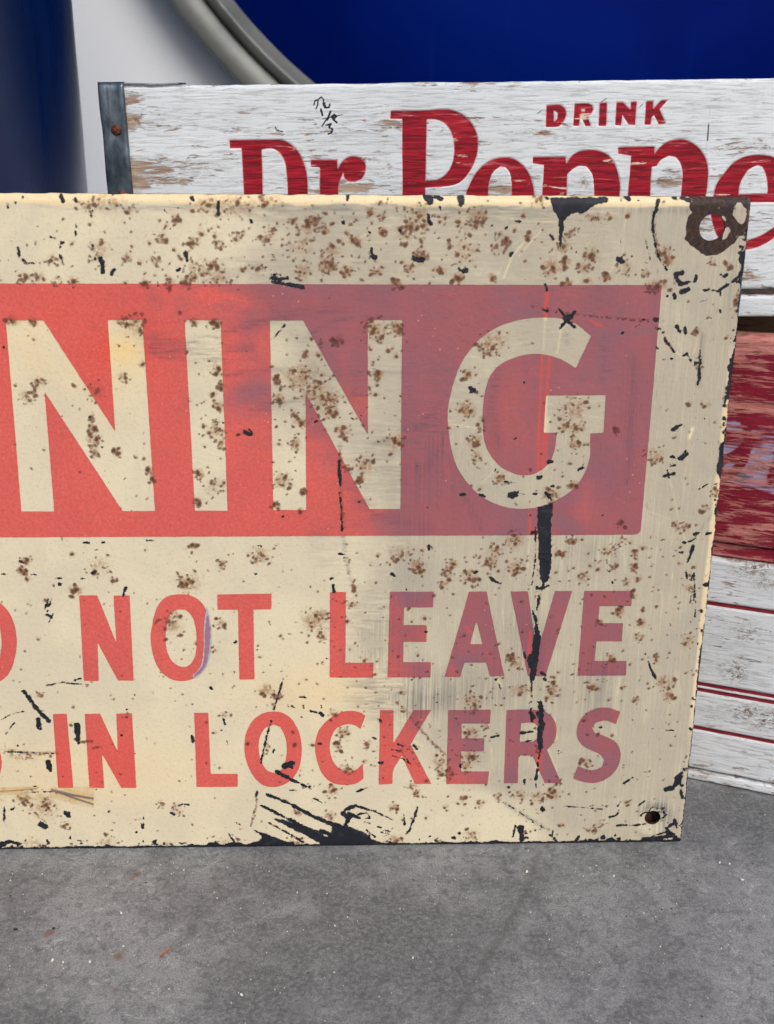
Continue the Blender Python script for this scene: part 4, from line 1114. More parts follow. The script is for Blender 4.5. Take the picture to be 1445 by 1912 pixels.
# bare rusted steel round the upper hole and along the corner
def bare_poly(pts, sign_=1):
    q = SG.at(pts)
    return -sdf([q], FA, FB) * 1000 * sign_
u0, v0 = SG.at([(1330, 425)])[0]
rad = np.hypot(FA - u0, FB - v0) * 1000
b1 = np.maximum(np.minimum(12.2 - rad, np.where(FB > SG.at([(1330, 426)])[0][1], 9, -bare_poly([(1376,440),(1420,440),(1420,520),(1362,520)]))), bare_poly([(1291,366),(1410,366),(1404,396),(1380,382),(1366,386),(1360,420),(1340,460),(1300,440),(1290,425)]))
b1 = np.maximum(b1, bare_poly([(1397,366),(1410,366),(1404,424),(1390,420),(1394,400)]))
b1 = np.maximum(b1, bare_poly([(1364,410),(1398,416),(1398,440),(1384,438),(1370,432)]))
isl = np.maximum(np.maximum(bare_poly([(1346,402),(1354,404),(1360,416),(1353,414)]), bare_poly([(1352,428),(1360,420),(1364,432),(1356,446),(1348,448)])), bare_poly([(1369,386),(1377,379),(1386,389),(1393,396),(1391,416),(1384,420),(1375,410),(1367,402)]))
rg = vnoise(FA, FB, .004, .004, 63, 4) - .5
bare = np.maximum(bare, np.clip(np.minimum(b1 + 3.2 * rg, -isl + .1 + 1.6 * rg), -1, 1) * .9)
u1, v1 = SG.at([(1219, 1528)])[0]
rad1 = np.hypot(FA - u1, FB - v1) * 1000
ang1 = np.arctan2(FB - v1, FA - u1)
chip = np.maximum(chip, np.where(np.sin(ang1 * 1.0 + .2 ) > -.1, .45 - np.abs(rad1 - 5.6 - 1.2 * np.sin(ang1 * 5)) * .9, -2))
dirt = np.maximum(dirt, .9 * np.exp(-((rad1 - 8.5) / 4.5) ** 2) * (.5 + .5 * np.sin(ang1 * 1.0 - .9 + 1.6)))

# rust: named stains, then scatter that thickens where the photograph has it
for x, y, r, a, ex in ((350,1088,22,.62,1.1),(340,1093,8,.9,1),(485,1037,16,.6,1.3),(480,1044,9,.85,1),(412,1054,10,.7,1),(360,1022,8,.7,1),(185,1058,17,.5,1.3),(176,1069,6,.95,1),(45,1050,9,.85,1),(43,1070,7,.7,1),(140,1104,10,.75,1.4),(212,1084,7,.7,1),
   (320,1165,24,.62,1),(325,1150,10,.7,1),(590,1160,26,.66,1.2),(600,1150,12,.8,1.2),(600,1190,9,.8,1),(648,1160,6,.8,1),(80,1508,32,.50,1),(85,1500,10,.7,1),(45,1490,14,.6,1.2),(330,1512,14,.45,1),(300,1500,8,.5,1),(125,1540,10,.4,1),(75,1300,8,.5,1),
   (180,730,18,.55,1),(72,715,11,.75,1),(50,740,14,.5,1),(60,735,8,.7,1),(170,780,9,.95,.6),(172,800,8,1.0,.8),(175,825,16,.75,.9),(176,848,8,.9,1),(217,846,8,.9,1),(280,880,8,.9,.8),(283,895,7,.85,1),(250,605,22,.55,1.1),(228,599,8,.95,1.4),(402,603,10,.95,1),(405,690,12,.8,.7),(410,720,9,.9,.6),(397,737,6,.9,1),(412,830,9,.95,.8),(405,805,18,.55,.8),(398,910,18,.5,1),(370,885,9,.9,1),(368,937,9,.9,1),(20,600,9,1.0,1.4),(62,602,7,1.0,1),(363,600,8,.6,1),(408,760,9,.9,1),
   (560,705,26,.62,1.4),(590,735,26,.68,1),(620,745,16,.78,1),(640,805,13,.85,1),(615,770,14,.7,1.4),(520,745,12,.9,.8),(515,710,10,1.0,.6),(560,790,10,.8,1.4),(552,830,11,.78,.8),(525,900,16,.6,1.2),(568,920,8,.95,.8),(560,955,6,.9,1),(515,945,8,.85,1),(700,615,22,.6,1.4),(735,612,14,.72,1),(690,600,8,1.0,1),(745,620,7,.95,1),(725,655,6,.85,1),(680,870,14,.7,1.2),(650,875,7,.9,1),(738,825,14,.75,1.2),(672,895,7,.9,1),(630,635,10,.95,1),(600,640,8,.55,1),(705,700,9,.8,1),(570,660,7,.75,1),
   (920,640,20,.62,1.3),(905,655,12,.7,1),(870,765,13,.8,1.3),(885,825,13,.75,1),(890,855,10,.75,.8),(932,893,12,.75,1),(872,700,9,.8,1),(1070,765,26,.56,1.2),(1075,800,10,.85,1.5),(1055,797,8,.9,1.3),(1072,830,14,.68,.8),(1030,925,14,.6,1.3),(1070,907,8,.8,1.2),(1149,805,8,.95,.8),(1160,977,8,.95,1),(830,1070,4,.7,1),(776,1055,12,.75,1),(785,1068,8,.85,1),(742,1035,18,.5,1.3),(735,1045,7,.7,1),(875,1075,12,.7,1.2),(884,1085,9,.85,1),(845,1055,10,.75,1),(835,1072,9,.8,1),(960,1010,18,.62,1.2),(925,1030,14,.6,1),(965,1060,16,.55,1.2),(918,1048,12,.7,.8),(1050,1035,8,.8,1),(1090,1080,10,.7,1.2),(1070,1010,8,.8,1),(1140,1030,14,.5,1),(1185,1035,9,.8,.6),(1183,1060,8,.9,.8),(1180,1110,8,.9,.8),(1200,1140,6,.85,1),(1157,1144,10,.85,1),(1117,1163,7,.9,1),(1140,1231,10,.9,1),(1195,1165,10,.6,1.4),(955,1230,9,.85,.8),(960,1240,16,.5,1),(1030,1290,18,.58,.9),(970,1290,13,.6,1.6),(1105,1285,10,.8,.6),(1225,1230,9,.8,.8),(1240,1275,15,.66,1.2),(1248,1300,12,.7,1),(1285,1197,13,.55,1),(1300,1360,7,.8,1),(1190,1305,7,.8,1),
   (685,1390,8,.8,1),(640,1370,14,.7,.9),(630,1395,8,.9,1),(655,1440,8,.8,1.4),(877,1412,18,.72,1.2),(870,1430,12,.7,1),(880,1370,13,.75,1.2),(905,1355,8,.85,1),(820,1425,16,.62,1),(825,1445,8,.7,1),(880,1310,16,.6,1.5),(885,1325,8,.7,1),(495,1290,13,.75,1.2),(520,1300,7,.8,1),(497,1395,10,.6,.8),(550,1390,6,.95,1),(462,1388,6,.85,1),(840,1440,7,.85,1),(1090,1420,8,.75,1),(1100,1430,9,.75,1),(620,1477,12,.75,1),(615,1525,13,.7,1),(555,1518,10,.6,1.3),(735,1507,10,.75,1),(777,1482,7,.9,1),(830,1508,5,.7,1),(862,1493,8,.8,1),(895,1500,9,.8,1),(880,1560,13,.6,1.4),(735,1570,14,.6,1.5),(930,1490,8,.7,1),(970,1485,12,.6,1.4),(1000,1490,10,.7,1.3),(1030,1485,12,.7,1.4),(200,1575,16,.45,1.5),(60,1578,18,.45,1.5),(420,1575,16,.45,1.5),(555,1575,14,.5,1.5),(310,1580,14,.4,1.5),
   (240,395,10,.4,1.4),(185,470,22,.45,1),(235,480,9,.7,1),(300,445,10,.6,1),(370,505,20,.6,1.2),(358,520,8,.8,1),(405,520,16,.5,1.4),(345,530,9,.85,1.2),(315,530,10,.85,.9),(290,487,8,.8,1),(270,530,8,.75,1.2),(405,493,9,.6,1.2),(360,453,8,.7,1.3),(410,458,8,.7,1),(440,445,10,.4,1),(135,527,9,.7,1.2),(70,520,10,.6,1.3),(40,520,9,.6,1),(105,525,8,.6,1),(330,410,10,.5,1),(200,380,18,.5,2.2),(165,385,10,.5,2),(390,384,14,.6,2),(440,385,20,.5,2.4),(500,378,14,.5,2),
   (548,412,9,.7,.8),(580,425,22,.5,1.2),(575,420,8,.75,1),(605,434,6,.95,1.6),(560,460,24,.42,1.2),(610,495,18,.65,1),(612,490,9,.8,1.2),(565,508,14,.6,1),(500,440,18,.4,.8),(645,508,10,.85,1.2),(690,396,8,.75,1),(660,448,9,.8,1.2),(715,432,8,.7,1),(620,470,14,.5,1.3),(780,400,20,.52,1.2),(790,418,9,.8,1.4),(755,435,18,.5,1.2),(785,480,13,.75,1),(787,470,8,.6,1),(890,405,16,.6,1),(885,415,8,.8,1),(865,470,28,.42,1),(855,520,8,.9,1.4),(945,450,7,.9,1),(930,460,14,.4,1),(765,500,9,.75,1),(700,508,8,.8,1.2),(820,505,9,.7,1.4),(740,530,8,.85,1.3),(920,520,8,.8,1),(770,425,8,.7,1.5),
   (1030,500,16,.72,1.2),(1032,500,6,.95,1),(1057,490,8,.85,1),(1090,500,12,.6,1.2),(1105,478,14,.66,1),(1172,403,6,.85,.7),(1110,407,10,.5,1.8),(1130,520,9,.8,1),(1165,500,14,.5,1),(1060,530,7,.85,1.2),(1095,524,6,.85,1.3),(1247,485,9,.95,1),(1240,470,14,.55,1.1),(1205,510,8,.5,1),(985,440,7,.8,1),(1215,535,9,.9,1.6),(1230,535,10,.5,2),(1008,375,10,.4,2),(1060,440,8,.6,1),(1330,490,8,.5,1),(1360,497,8,.5,1),(1378,560,8,.7,1),(1300,618,7,.65,1),(1305,680,10,.5,.6),(1285,755,6,.8,1),(1332,920,10,.55,.8),(1318,950,9,.6,1),(1265,985,10,.6,1),(1280,985,9,.55,1),(1220,850,16,.5,1.3),(1218,858,7,.8,1.2),(1100,1550,10,.5,1)):
    rust_dot(x, y, r * .82, a * 1.22, ex)
DENS = [(620,740,110,110,3.0),(540,840,70,120,2.2),(700,640,60,50,2.0),(700,450,320,80,2.6),(900,720,80,170,1.5),(1060,840,90,110,1.6),(950,1040,330,50,2.4),(1000,1280,330,60,1.4),(860,1400,200,90,1.5),(1200,1080,90,280,1.4),(330,470,260,70,1.4),(400,760,40,180,1.6),(270,900,60,70,1.0),(1000,1510,300,60,1.2),(400,1300,420,60,.5),(600,1200,200,100,.8)]
for k in range(7000):
    x = rng.uniform(-5, 1400); y = rng.uniform(370, 1580)
    inp = 534 < y < 1000 and x < 1235
    dsum = .35 + sum(a * math.exp(-((x - cx) / rx) ** 2 - ((y - cy) / ry) ** 2) for cx, cy, rx, ry, a in DENS)
    if rng.random() > dsum / 4.8: continue
    if inp:
        p = SG.at([(x, y)])[0]
        onl = any(sdf(WPOLY[q], np.array([[p[0]]]), np.array([[p[1]]]))[0, 0] < .0006 for q in ('N1', 'I', 'N2', 'G'))
        if not onl and rng.random() < .97: continue
    r = rng.choice([1.6, 2.6, 4.0, 7.5], p=[.66, .22, .09, .03])
    rust_dot(x, y, r, rng.uniform(.62, 1.15) * (1.0 if r < 6 else .62), rng.uniform(.8, 1.6))
# rusty scratch lines
for pts, w, a in (([(634,840),(634,880),(636,930),(639,990)],7,.8), ([(992,570),(1060,585),(1130,592),(1240,600)],4,.75), ([(10,1402),(60,1408),(100,1406)],10,.6), ([(60,1418),(20,1412)],16,.4), ([(740,1310),(760,1330),(800,1380),(832,1410)],4,.7), ([(480,1490),(474,1520),(468,1545)],4,.6), ([(527,1274),(508,1330)],5,.45), ([(504,1352),(487,1423)],7,.45), ([(1220,395),(1222,440),(1230,480)],7,.5), ([(660,1085),(661,1105)],7,.9), ([(150,1385),(172,1384)],6,.8), ([(190,1393),(172,1396)],5,.6)):
    soft_line(rust, pts, w, a * .8)
    for k in range(int(len(pts) * 7)):
        i = rng.integers(0, len(pts) - 1); q = rng.random(); speck_dot(pts[i][0] * (1 - q) + pts[i + 1][0] * q + rng.normal(0, w * .2), pts[i][1] * (1 - q) + pts[i + 1][1] * q + rng.normal(0, w * .2), rng.uniform(.8, 2.0) * a)
for pts, w, a in (([(285,655),(340,650),(420,622),(520,592),(640,575)],16,.55), ([(300,665),(400,668),(470,650)],12,.5), ([(420,700),(520,690),(640,700),(760,690)],12,.45), ([(470,765),(600,742),(690,735)],12,.5), ([(560,640),(600,610),(660,590)],9,.5), ([(700,830),(790,790),(830,740)],14,.5), ([(750,880),(800,870),(828,820)],18,.5), ([(1060,560),(1058,640)],10,.5), ([(1185,680),(1175,800),(1168,900)],16,.5), ([(1128,640),(1125,720)],12,.4), ([(930,690),(918,760),(930,830)],16,.45), ([(640,900),(700,960),(800,985)],22,.4), ([(870,930),(900,985)],14,.4)):
    soft_line(dirt, pts, w, a)
for pts in ([(1041,1023),(1036,1029),(1043,1036),(1037,1043),(1034,1036),(1041,1029),(1039,1023)], [(1061,1023),(1068,1024),(1063,1031),(1068,1037),(1061,1041)], [(1037,1057),(1043,1055),(1040,1066),(1036,1072),(1045,1071)], [(1063,1056),(1058,1061),(1064,1066),(1060,1072),(1057,1066),(1065,1059)], [(1040,1082),(1035,1090),(1046,1090)], [(1044,1082),(1043,1098)], [(1066,1084),(1061,1090),(1065,1096),(1070,1090),(1066,1084)]):
    soft_line(dirt, pts, 2.4, .55)
for pts, w, a in (([(641,1003),(648,1055),(660,1105)],6,1.0), ([(634,830),(635,865)],8,.8), ([(740,1310),(800,1380),(832,1410)],4,.9), ([(940,1498),(978,1522),(1024,1549)],8,.8), ([(1312,625),(1304,720)],9,.8), ([(1300,1000),(1330,960)],5,.5), ([(1206,940),(1215,960)],4,.7)):
    soft_line(dirt, pts, w, a)

# the film: clean red and cream at the left, grey and rubbed towards the right
n1 = vnoise(PX, PY, 180, 90, 71, 4) - .5
n2 = vnoise(PX, PY, 60, 160, 72, 3) - .5
xc = np.interp(PY, [360, 450, 534, 620, 720, 800, 900, 960, 1060, 1200, 1300, 1400, 1480, 1560], [420, 400, 270, 330, 330, 400, 500, 560, 610, 640, 670, 720, 780, 960])
tx = (PX - xc) / np.interp(PY, [534, 700, 1000, 1500], [200, 330, 190, 200]) + 1.5 * n1 + .6 * n2
haze = smoothstep(tx, -.1, 1.0) * (.86 + .3 * n2)
haze = np.maximum(haze, .95 * smoothstep(PX, 1120, 1230))
haze -= (.25 + 1.5 * vnoise(PX, PY, 7, 60, 79, 3)) * smoothstep(PX, 1000, 1040) * .25 * spot(1088, 940, 26, 55)
haze -= (.3 + 1.4 * vnoise(PX, PY, 26, 9, 78, 3)) * .8 * spot(408, 552, 60, 20, 8) + .18 * spot(965, 780, 45, 95) * (.3 + 1.4 * vnoise(PX, PY, 10, 90, 74, 3)) + .35 * spot(690, 1250, 30, 30) + .5 * spot(640, 1455, 50, 30) + .5 * spot(725, 1440, 30, 40) + .5 * spot(845, 1258, 10, 16) + .3 * spot(520, 900, 60, 80)
haze -= .6 * smoothstep(PY, 1465, 1500) * smoothstep(-PX, -1120, -900)
haze = np.clip(haze, 0, 1)
brush = smoothstep(PX + 400 * n1, 640, 860) * smoothstep(PY + 120 * n2, 730, 860)
brush = np.maximum(brush, smoothstep(PX, 1110, 1190))
brush = np.clip((brush + .5 * (vnoise(PX, PY, 24, 24, 87, 3) - .5) - .5) * 9 + .5, 0, 1)
dirt += .75 * spot(760, 1310, 80, 36, 12) + .5 * spot(700, 1200, 60, 120) * (PX > 640) + .55 * spot(860, 1290, 120, 40) + .55 * spot(1110, 1290, 50, 70) + .4 * spot(1120, 1030, 50, 40) + .5 * spot(980, 1200, 40, 60) + .7 * spot(840, 395, 220, 22) + .45 * spot(250, 384, 240, 12) + .5 * spot(520, 395, 60, 20) + .4 * spot(700, 870, 60, 60) + .3 * spot(810, 830, 40, 120) + .5 * spot(400, 660, 60, 40) + .5 * spot(300, 640, 40, 18) + .5 * spot(1370, 500, 22, 110) + .35 * spot(620, 1020, 40, 60) + .4 * spot(460, 500, 60, 30)
dirt *= (.55 + .9 * vnoise(PX, PY, 50, 50, 75, 3))
yellow = .5 * spot(232, 655, 36, 30) + .6 * spot(150, 640, 170, 110) * (PY > 534) * (vnoise(PX, PY, 70, 70, 73, 3)) + .35 * spot(590, 1290, 120, 50) + .3 * spot(180, 1440, 200, 70)
lipn = vnoise(FA, FB, .012, .004, 77, 4)
lip = smoothstep(FB * 1000, SH * 1000 - 4.5 + 3.4 * (lipn - .5), SH * 1000 - 4.1 + 3.4 * (lipn - .5))
lip = lip * (FA < u0 + .001)
lip = np.maximum(lip, smoothstep(FA * 1000, -2.9 + 1.6 * (er - .5), -2.3 + 1.6 * (er - .5)) * smoothstep(PY, 630, 690) * smoothstep(-PY, -1420, -1300))
yellow = np.maximum(yellow, .42 * lip); haze *= 1 - lip; dirt *= 1 - lip
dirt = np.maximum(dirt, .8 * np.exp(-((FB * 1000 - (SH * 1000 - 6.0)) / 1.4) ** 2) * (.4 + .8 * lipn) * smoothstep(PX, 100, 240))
# bright scratches: fresh red on the band, pale cream outside it
for pts, w, a in (([(1022,545),(1019,570),(1018,596)],5,.9), ([(1012,664),(1009,720),(1006,800),(1004,880)],3.2,1.0), ([(1026,666),(1021,720),(1016,800),(1012,870)],5,.75), ([(1022,780),(1018,872)],7,.5), ([(990,958),(989,996)],4,.9), ([(988,1004),(985,1060)],2,.6), ([(1100,597),(1108,600)],3,.8), ([(1110,604),(1124,608)],3,.9), ([(415,770),(424,792)],2,.5),
    ([(1008,1397),(1006,1412),(1005,1440)],9,1.0), ([(998,1340),(997,1362)],4,.6), ([(990,1180),(987,1222)],4,.8), ([(925,1262),(938,1282)],2,.9), ([(868,1170),(880,1180)],4,.8), ([(710,1335),(735,1350)],1.8,.9), ([(752,1370),(790,1394)],1.8,.9), ([(752,1356),(782,1376)],1.6,.8), ([(712,1400),(760,1424)],1.8,.8), ([(1035,1340),(1040,1380)],2,.8), ([(1025,1400),(1040,1440)],2,.5), ([(908,1215),(918,1240)],2,.5), ([(535,1405),(560,1418)],1.5,.8), ([(745,1345),(775,1350)],1.5,.8),
    ([(978,452),(955,480),(940,520)],2.2,.8), ([(966,413),(1044,415)],1.6,.7), ([(1010,430),(968,478)],1.4,.8), ([(1150,490),(1130,520)],1.6,.5), ([(662,448),(690,434)],1.4,.7), ([(1043,470),(1042,520)],1.6,.5), ([(1049,600),(1040,660)],2,.6), ([(1017,600),(1014,655)],1.8,.6), ([(840,792),(900,800)],1.4,.7), ([(628,862),(622,905)],1.4,.6), ([(1258,657),(1282,668)],1.5,.8), ([(1250,890),(1268,975),(1280,1010)],1.5,.5), ([(1150,930),(1250,970)],1.3,.4), ([(140,985),(190,984)],2,.5), ([(220,986),(252,982)],2,.5), ([(640,785),(672,790)],1.2,.5)):
    soft_line(orange, pts, w, a)
soft_line(orange, [(1287,818),(1293,800)], 5, 1.0)
for k in range(200):
    x = rng.uniform(640, 1390); y = rng.uniform(375, 1560)
    if 534 < y < 1000 and x < 1235 and rng.random() < .85: continue
    l = rng.uniform(8, 46); a = R(90 + rng.normal(0, 14)) if (x > 1120 or y > 1010) else R(rng.normal(-12, 20))
    soft_line(orange, [(x, y), (x + math.cos(a) * l, y + math.sin(a) * l)], rng.uniform(.9, 1.8), rng.uniform(.15, .5))

chip = chip + np.where(chip > -1.9, (vnoise(FA, FB, .0016, .0016, 64, 3) - .5) * 1.3, 0)
wx = (vnoise(FA, FB, .0022, .0022, 65, 3) - .5) * .0022; wy = (vnoise(FA, FB, .0022, .0022, 66, 3) - .5) * .0022
ji = np.clip(((FB + wy - RV[0]) / GP).astype(int), 0, len(RV) - 1); ii = np.clip(((FA + wx - RU[0]) / GP).astype(int), 0, len(RU) - 1)
rust = rust[ji, ii]
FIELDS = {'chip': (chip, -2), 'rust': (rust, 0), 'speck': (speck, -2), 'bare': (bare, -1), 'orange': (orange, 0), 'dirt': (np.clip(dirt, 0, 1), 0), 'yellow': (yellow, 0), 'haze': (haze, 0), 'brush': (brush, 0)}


def wear(V):
    """the wear layers at points of the sheet"""
    x = (V[:, 0] - RU[0]) / GP; y = (V[:, 1] - RV[0]) / GP
    ok = (x >= 0) & (x <= len(RU) - 1.001) & (y >= 0) & (y <= len(RV) - 1.001)
    xi = np.clip(x, 0, len(RU) - 1.001).astype(int); yi = np.clip(y, 0, len(RV) - 1.001).astype(int)
    a = np.clip(x - xi, 0, 1); b = np.clip(y - yi, 0, 1); out = {}
    for k, (f, d) in FIELDS.items():
        v = (f[yi, xi] * (1 - a) + f[yi, xi + 1] * a) * (1 - b) + (f[yi + 1, xi] * (1 - a) + f[yi + 1, xi + 1] * a) * b
        out[k] = np.where(ok, v, d)
    return out


# the sheet itself, with its two holes; long edges rolled slightly back
as_ = lerp_axis(np.arange(S_L - .002, -.42, .005), np.arange(-.42, .0032, .00055))
bs_ = np.arange(-.0022, SH + .0024, .00055)
A_, B_ = np.meshgrid(as_, bs_)
nz = vnoise(A_, B_, .006, .006, 80, 4) - .5
Srect = np.maximum(np.maximum(S_L - A_, A_), np.maximum(-B_, B_ - SH)) + nz * .0009
hole0 = np.hypot(A_ - u0, B_ - v0) - .0058 + nz * .0006
hole1 = np.hypot(A_ - u1, B_ - v1) - .0043
Ss = np.maximum(Srect, np.maximum(-hole0, -hole1))
V, F, segs = contour(Ss, as_, bs_)


def relief(a, b):
    e = np.minimum(np.minimum(a - S_L, -a), np.minimum(b, SH - b))
    k = np.clip(1 - np.minimum(SH - b, 1) / .0042, 0, 1)
    h = -.0016 * k * k - .0005 * np.clip(1 - e / .002, 0, 1) ** 2
    h = h - .0007 * np.exp(-((np.hypot(a - u1, b - v1) - .0045) / .003) ** 2) + .0005 * np.exp(-((np.hypot(a - u1, b - v1) - .010) / .0025) ** 2)
    return h + .0009 * (vnoise(a, b, .12, .10, 83, 2) - .5)


TH = .0017
hv = relief(V[:, 0], V[:, 1])
V3 = np.stack([V[:, 0], -hv, V[:, 1]], -1)
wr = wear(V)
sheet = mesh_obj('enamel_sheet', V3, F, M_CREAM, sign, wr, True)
# cut edge of the plate, all round and inside the holes
ids = np.unique(np.array(segs)); mp = {int(q): k for k, q in enumerate(ids)}
E0 = V3[ids]; E1 = E0.copy(); E1[:, 1] += TH
mesh_obj('plate_edge', np.concatenate([E0, E1]), [[mp[b], mp[a], mp[a] + len(ids), mp[b] + len(ids)] for a, b in segs], M_EDGE, sign, None, True)
# strip added behind the plate so the lower hole looks dark
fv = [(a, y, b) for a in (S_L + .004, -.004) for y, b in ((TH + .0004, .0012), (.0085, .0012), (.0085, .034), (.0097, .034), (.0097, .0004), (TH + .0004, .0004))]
mesh_obj('added_hole_backing', fv, [[k, (k + 1) % 6, 6 + (k + 1) % 6, 6 + k] for k in range(6)] + [[5, 4, 3, 2, 1, 0], [6, 7, 8, 9, 10, 11]], M_EDGE, sign)
# back of the plate
ab = lerp_axis(np.arange(S_L - .004, -.03, .01), np.arange(-.03, .004, .0015)); bb = lerp_axis(np.arange(-.004, .03, .0015), np.arange(.03, .31, .01), np.arange(.31, SH + .004, .0015))
A2, B2 = np.meshgrid(ab, bb)
S2 = np.maximum(np.maximum(np.maximum(S_L - A2, A2), np.maximum(-B2, B2 - SH)), np.maximum(.0060 - np.hypot(A2 - u0, B2 - v0), .0046 - np.hypot(A2 - u1, B2 - v1)))
Vb, Fb, _ = contour(S2, ab, bb)
mesh_obj('plate_back', np.stack([Vb[:, 0], -relief(Vb[:, 0], Vb[:, 1]) + TH, Vb[:, 1]], -1), [f[::-1] for f in Fb], M_EDGE, sign, None, True)


def print_on(name, polys, box, g, lift, mat, sub=None, extra=None):
    if sub is None:
        xs = np.arange(box[0], box[1] + g, g)
    else: xs = sub
    ys = np.arange(box[2], box[3] + g, g)
    X, Y = np.meshgrid(xs, ys)
    S = extra(X, Y) if extra else sdf(polys, X, Y)
    S = S + (vnoise(X, Y, .0022, .0022, 90, 2) - .5) * .00022
    V, F, _ = contour(S, xs, ys)
    return mesh_obj(name, np.stack([V[:, 0], -relief(V[:, 0], V[:, 1]) - lift, V[:, 1]], -1), F, mat, sign, wear(V), True)


def band(X, Y):
    r = .0028
    dx = np.maximum(X - (BOX[1] - r), (BOX[0] + r) - X); dy = np.maximum(Y - (BOX[3] - r), (BOX[2] + r) - Y)
    S = np.hypot(np.maximum(dx, 0), np.maximum(dy, 0)) + np.minimum(np.maximum(dx, dy), 0) - r
    # square upper corner, as printed
    S = np.where(Y > .29, np.maximum(dx, dy) - r, S)
    for p in WPOLY.values():
        m = in_box(p, X, Y, .004)
        if m.any(): S[m] = np.maximum(S[m], -sdf(p, X[m], Y[m]))
    return S


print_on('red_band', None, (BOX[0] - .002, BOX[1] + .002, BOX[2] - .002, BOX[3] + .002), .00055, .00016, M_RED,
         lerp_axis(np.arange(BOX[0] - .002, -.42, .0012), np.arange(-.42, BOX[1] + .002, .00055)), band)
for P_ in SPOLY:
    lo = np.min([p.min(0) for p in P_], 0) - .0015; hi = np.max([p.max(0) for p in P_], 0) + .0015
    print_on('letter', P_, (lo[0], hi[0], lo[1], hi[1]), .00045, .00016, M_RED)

# blue-grey smear of paint on the O, and a scrap of yellowed tape low at the left
tt = NT('blue_grey_smear')
nn = tt.noise(tt.vec(1, 1, 1), 420, 4)
M_SMEAR = tt.done(tt.mix(tt.step(tt.add(nn, tt.mul(tt.attr('edge'), .45)), .55, .85), s2l(160, 110, 128), s2l(158, 178, 192)), .5, .3)
sm_ = [SG.at(rounded([(386,1131),(391,1150),(395,1180),(393,1215),(386,1243),(371,1261),(361,1265),(360,1259),(374,1244),(380,1212),(381,1170)]))]
lo, hi = sm_[0].min(0) - .001, sm_[0].max(0) + .001
xs = np.arange(lo[0], hi[0], .0003); ys = np.arange(lo[1], hi[1], .0003); X, Y = np.meshgrid(xs, ys)
S = sdf(sm_, X, Y) + (vnoise(X, Y, .002, .002, 95, 3) - .5) * .0004
V, F, _ = contour(S, xs, ys)
ed = np.clip(1 + sdf(sm_, V[:, 0], V[:, 1]) / .0011, 0, 1)
mesh_obj('paint_smear', np.stack([V[:, 0], -relief(V[:, 0], V[:, 1]) - .00034, V[:, 1]], -1), F, M_SMEAR, sign, {'edge': ed}, True)

tt = NT('yellowed_tape')
fold = tt.attr('fold')
tc = tt.mix(tt.step(fold, .3, .8), s2l(226, 186, 118), s2l(120, 108, 104))
tt.done(tc, .3, .4)
tt.set(tt.b.inputs['Alpha'], tt.math('MINIMUM', tt.add(tt.mul(fold, .75), tt.mul(tt.step(tt.noise(tt.vec(60, 60, 160), 1, 4), .35, .6), .34)), 1.0))
M_TAPE = tt.m
tp = SG.at([(-60, 1470), (176, 1467), (175, 1509), (150, 1503), (100, 1490), (-60, 1500)])
xs = np.arange(tp[:, 0].min() - .001, tp[:, 0].max() + .001, .0006); ys = np.arange(tp[:, 1].min() - .001, tp[:, 1].max() + .001, .0004)
X, Y = np.meshgrid(xs, ys)
V, F, _ = contour(sdf([tp], X, Y), xs, ys)
q1 = SG.at([(98, 1473), (135, 1482), (176, 1489)]); q2 = SG.at([(98, 1473), (140, 1488), (176, 1500)]); q3 = SG.at([(-40, 1478), (30, 1474), (70, 1470)])
fo = np.maximum(np.exp(-(seg_dist(V[:, 0], V[:, 1], q1) / .0009) ** 2), np.exp(-(seg_dist(V[:, 0], V[:, 1], q2) / .0007) ** 2))
fo = np.maximum(fo, .7 * np.exp(-(seg_dist(V[:, 0], V[:, 1], q3) / .0005) ** 2))
mesh_obj('tape_scrap', np.stack([V[:, 0], -relief(V[:, 0], V[:, 1]) - .0005 - .0007 * fo, V[:, 1]], -1), F, M_TAPE, sign, {'fold': fo}, True)

# ---------------------------------------------------------------- litter on the floor
def flake_mesh(bm, c, size, h, seed, yaw, ratio=1.0):
    r_ = np.random.default_rng(seed); n = 7
    top = []; bot = []
    for k in range(n):
        a = 6.283 * k / n; rr = size * (.65 + .5 * r_.random())
        x, y = rr * math.cos(a), rr * math.sin(a) * ratio
        X_, Y_ = c[0] + x * math.cos(yaw) - y * math.sin(yaw), c[1] + x * math.sin(yaw) + y * math.cos(yaw)
        bot.append(bm.verts.new((X_, Y_, 0.0003))); top.append(bm.verts.new((X_ * .85 + c[0] * .15, Y_ * .85 + c[1] * .15, .0003 + h * (.6 + .6 * r_.random()))))
    bm.faces.new(top)
    for k in range(n): bm.faces.new((bot[k], bot[(k + 1) % n], top[(k + 1) % n], top[k]))
    bmesh.ops.recalc_face_normals(bm, faces=bm.faces)


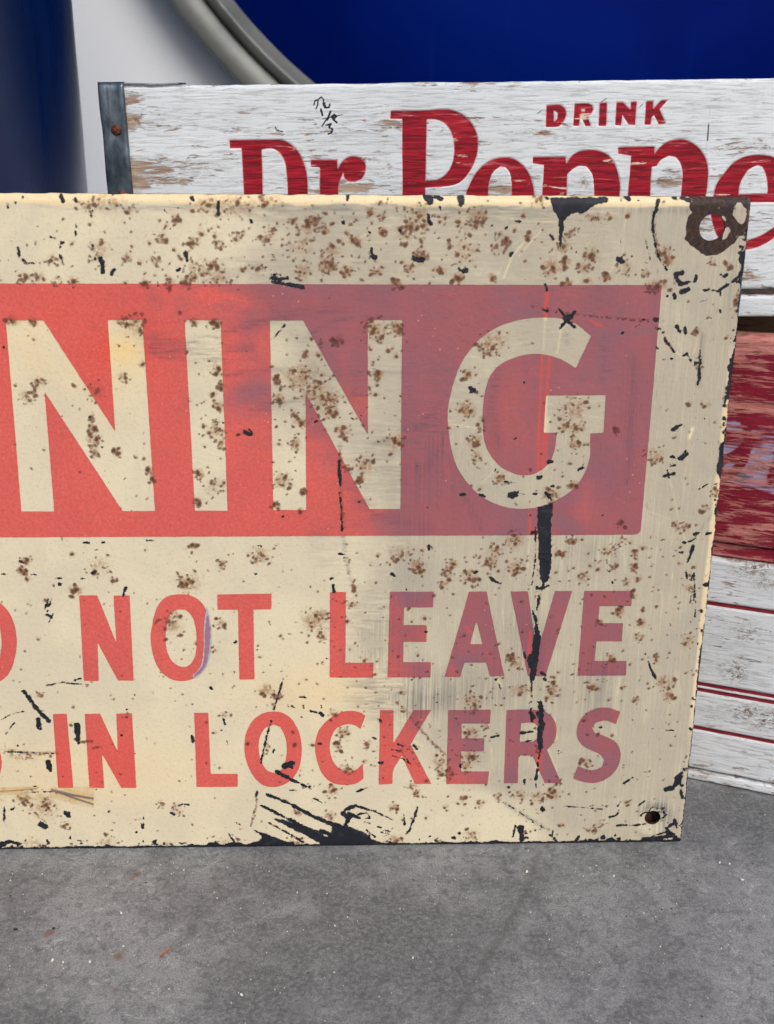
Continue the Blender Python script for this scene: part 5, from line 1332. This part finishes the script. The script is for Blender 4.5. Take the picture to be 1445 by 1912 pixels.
tt = NT('pale_flake')
M_FLAKE = tt.done(s2l(222, 216, 204), .7, .2)
tt = NT('splinter_wood')
M_SPL = tt.done(tt.mix(tt.step(tt.noise(tt.vec(900, 900, 900), 1, 3), .4, .6), s2l(172, 124, 98), s2l(136, 92, 70)), .8, .1)
tt = NT('dark_flake')
M_DARK = tt.done(s2l(48, 50, 54), .7, .2)
for k, (x, y, s) in enumerate(((226, 1706, 5.0), (168, 1797, 4.5), (118, 1798, 4.0), (98, 1794, 6.0), (451, 1859, 4.5), (343, 1626, 3.0), (1344, 1612, 5.0), (1386, 1644, 5.0), (771, 1790, 4.0), (984, 1629, 5.5), (1362, 1614, 4.0), (625, 1730, 3.0), (555, 1668, 3.0), (1146, 1637, 4.0))):
    c = on_floor((x, y)); bm = bmesh.new()
    flake_mesh(bm, (0, 0), s * .00019, .0006, k, rng.random() * 3, .6)
    o = bm_obj('paint_flake', bm, M_FLAKE); o.location = (c[0], c[1], 0)
    tag(o, 'tiny pale paint flake lying on the concrete floor', 'flake', 'pale paint flakes on the floor')
c = on_floor((308, 1781)); bm = bmesh.new()
bmesh.ops.create_cube(bm, size=1, matrix=Matrix.Diagonal((.0062, .0012, .0010, 1)))
for v in bm.verts:
    if v.co.x > 0: v.co.y *= .45; v.co.z += .0003
    v.co.z += .0007
bmesh.ops.bevel(bm, geom=bm.edges[:], offset=.0001, segments=1)
o = bm_obj('wood_splinter', bm, M_SPL); o.location = (c[0], c[1], 0); o.rotation_euler = (0, 0, R(58))
tag(o, 'short brown wood splinter lying on the concrete in front of the sign', 'splinter')
for k, (x, y, s, lb) in enumerate(((29, 1737, 5.0, 'small dark chip on the concrete near the left frame edge'), (100, 1735, 3.4, 'small dark chip beside a rust spot on the concrete'))):
    c = on_floor((x, y)); bm = bmesh.new(); flake_mesh(bm, (0, 0), s * .00024, .0008, 40 + k, .2, .45)
    o = bm_obj('dark_chip', bm, M_DARK); o.location = (c[0], c[1], 0); tag(o, lb, 'chip')
bm = bmesh.new()
for k in range(280):
    x = rng.uniform(-.36, .09); y = rng.uniform(-.14, .03)
    flake_mesh(bm, (x, y), rng.choice([.00022, .0003, .00042], p=[.6, .3, .1]), .00035, 100 + k, rng.random() * 3, .7)
tag(bm_obj('floor_grit', bm, M_FLAKE), kind='stuff')
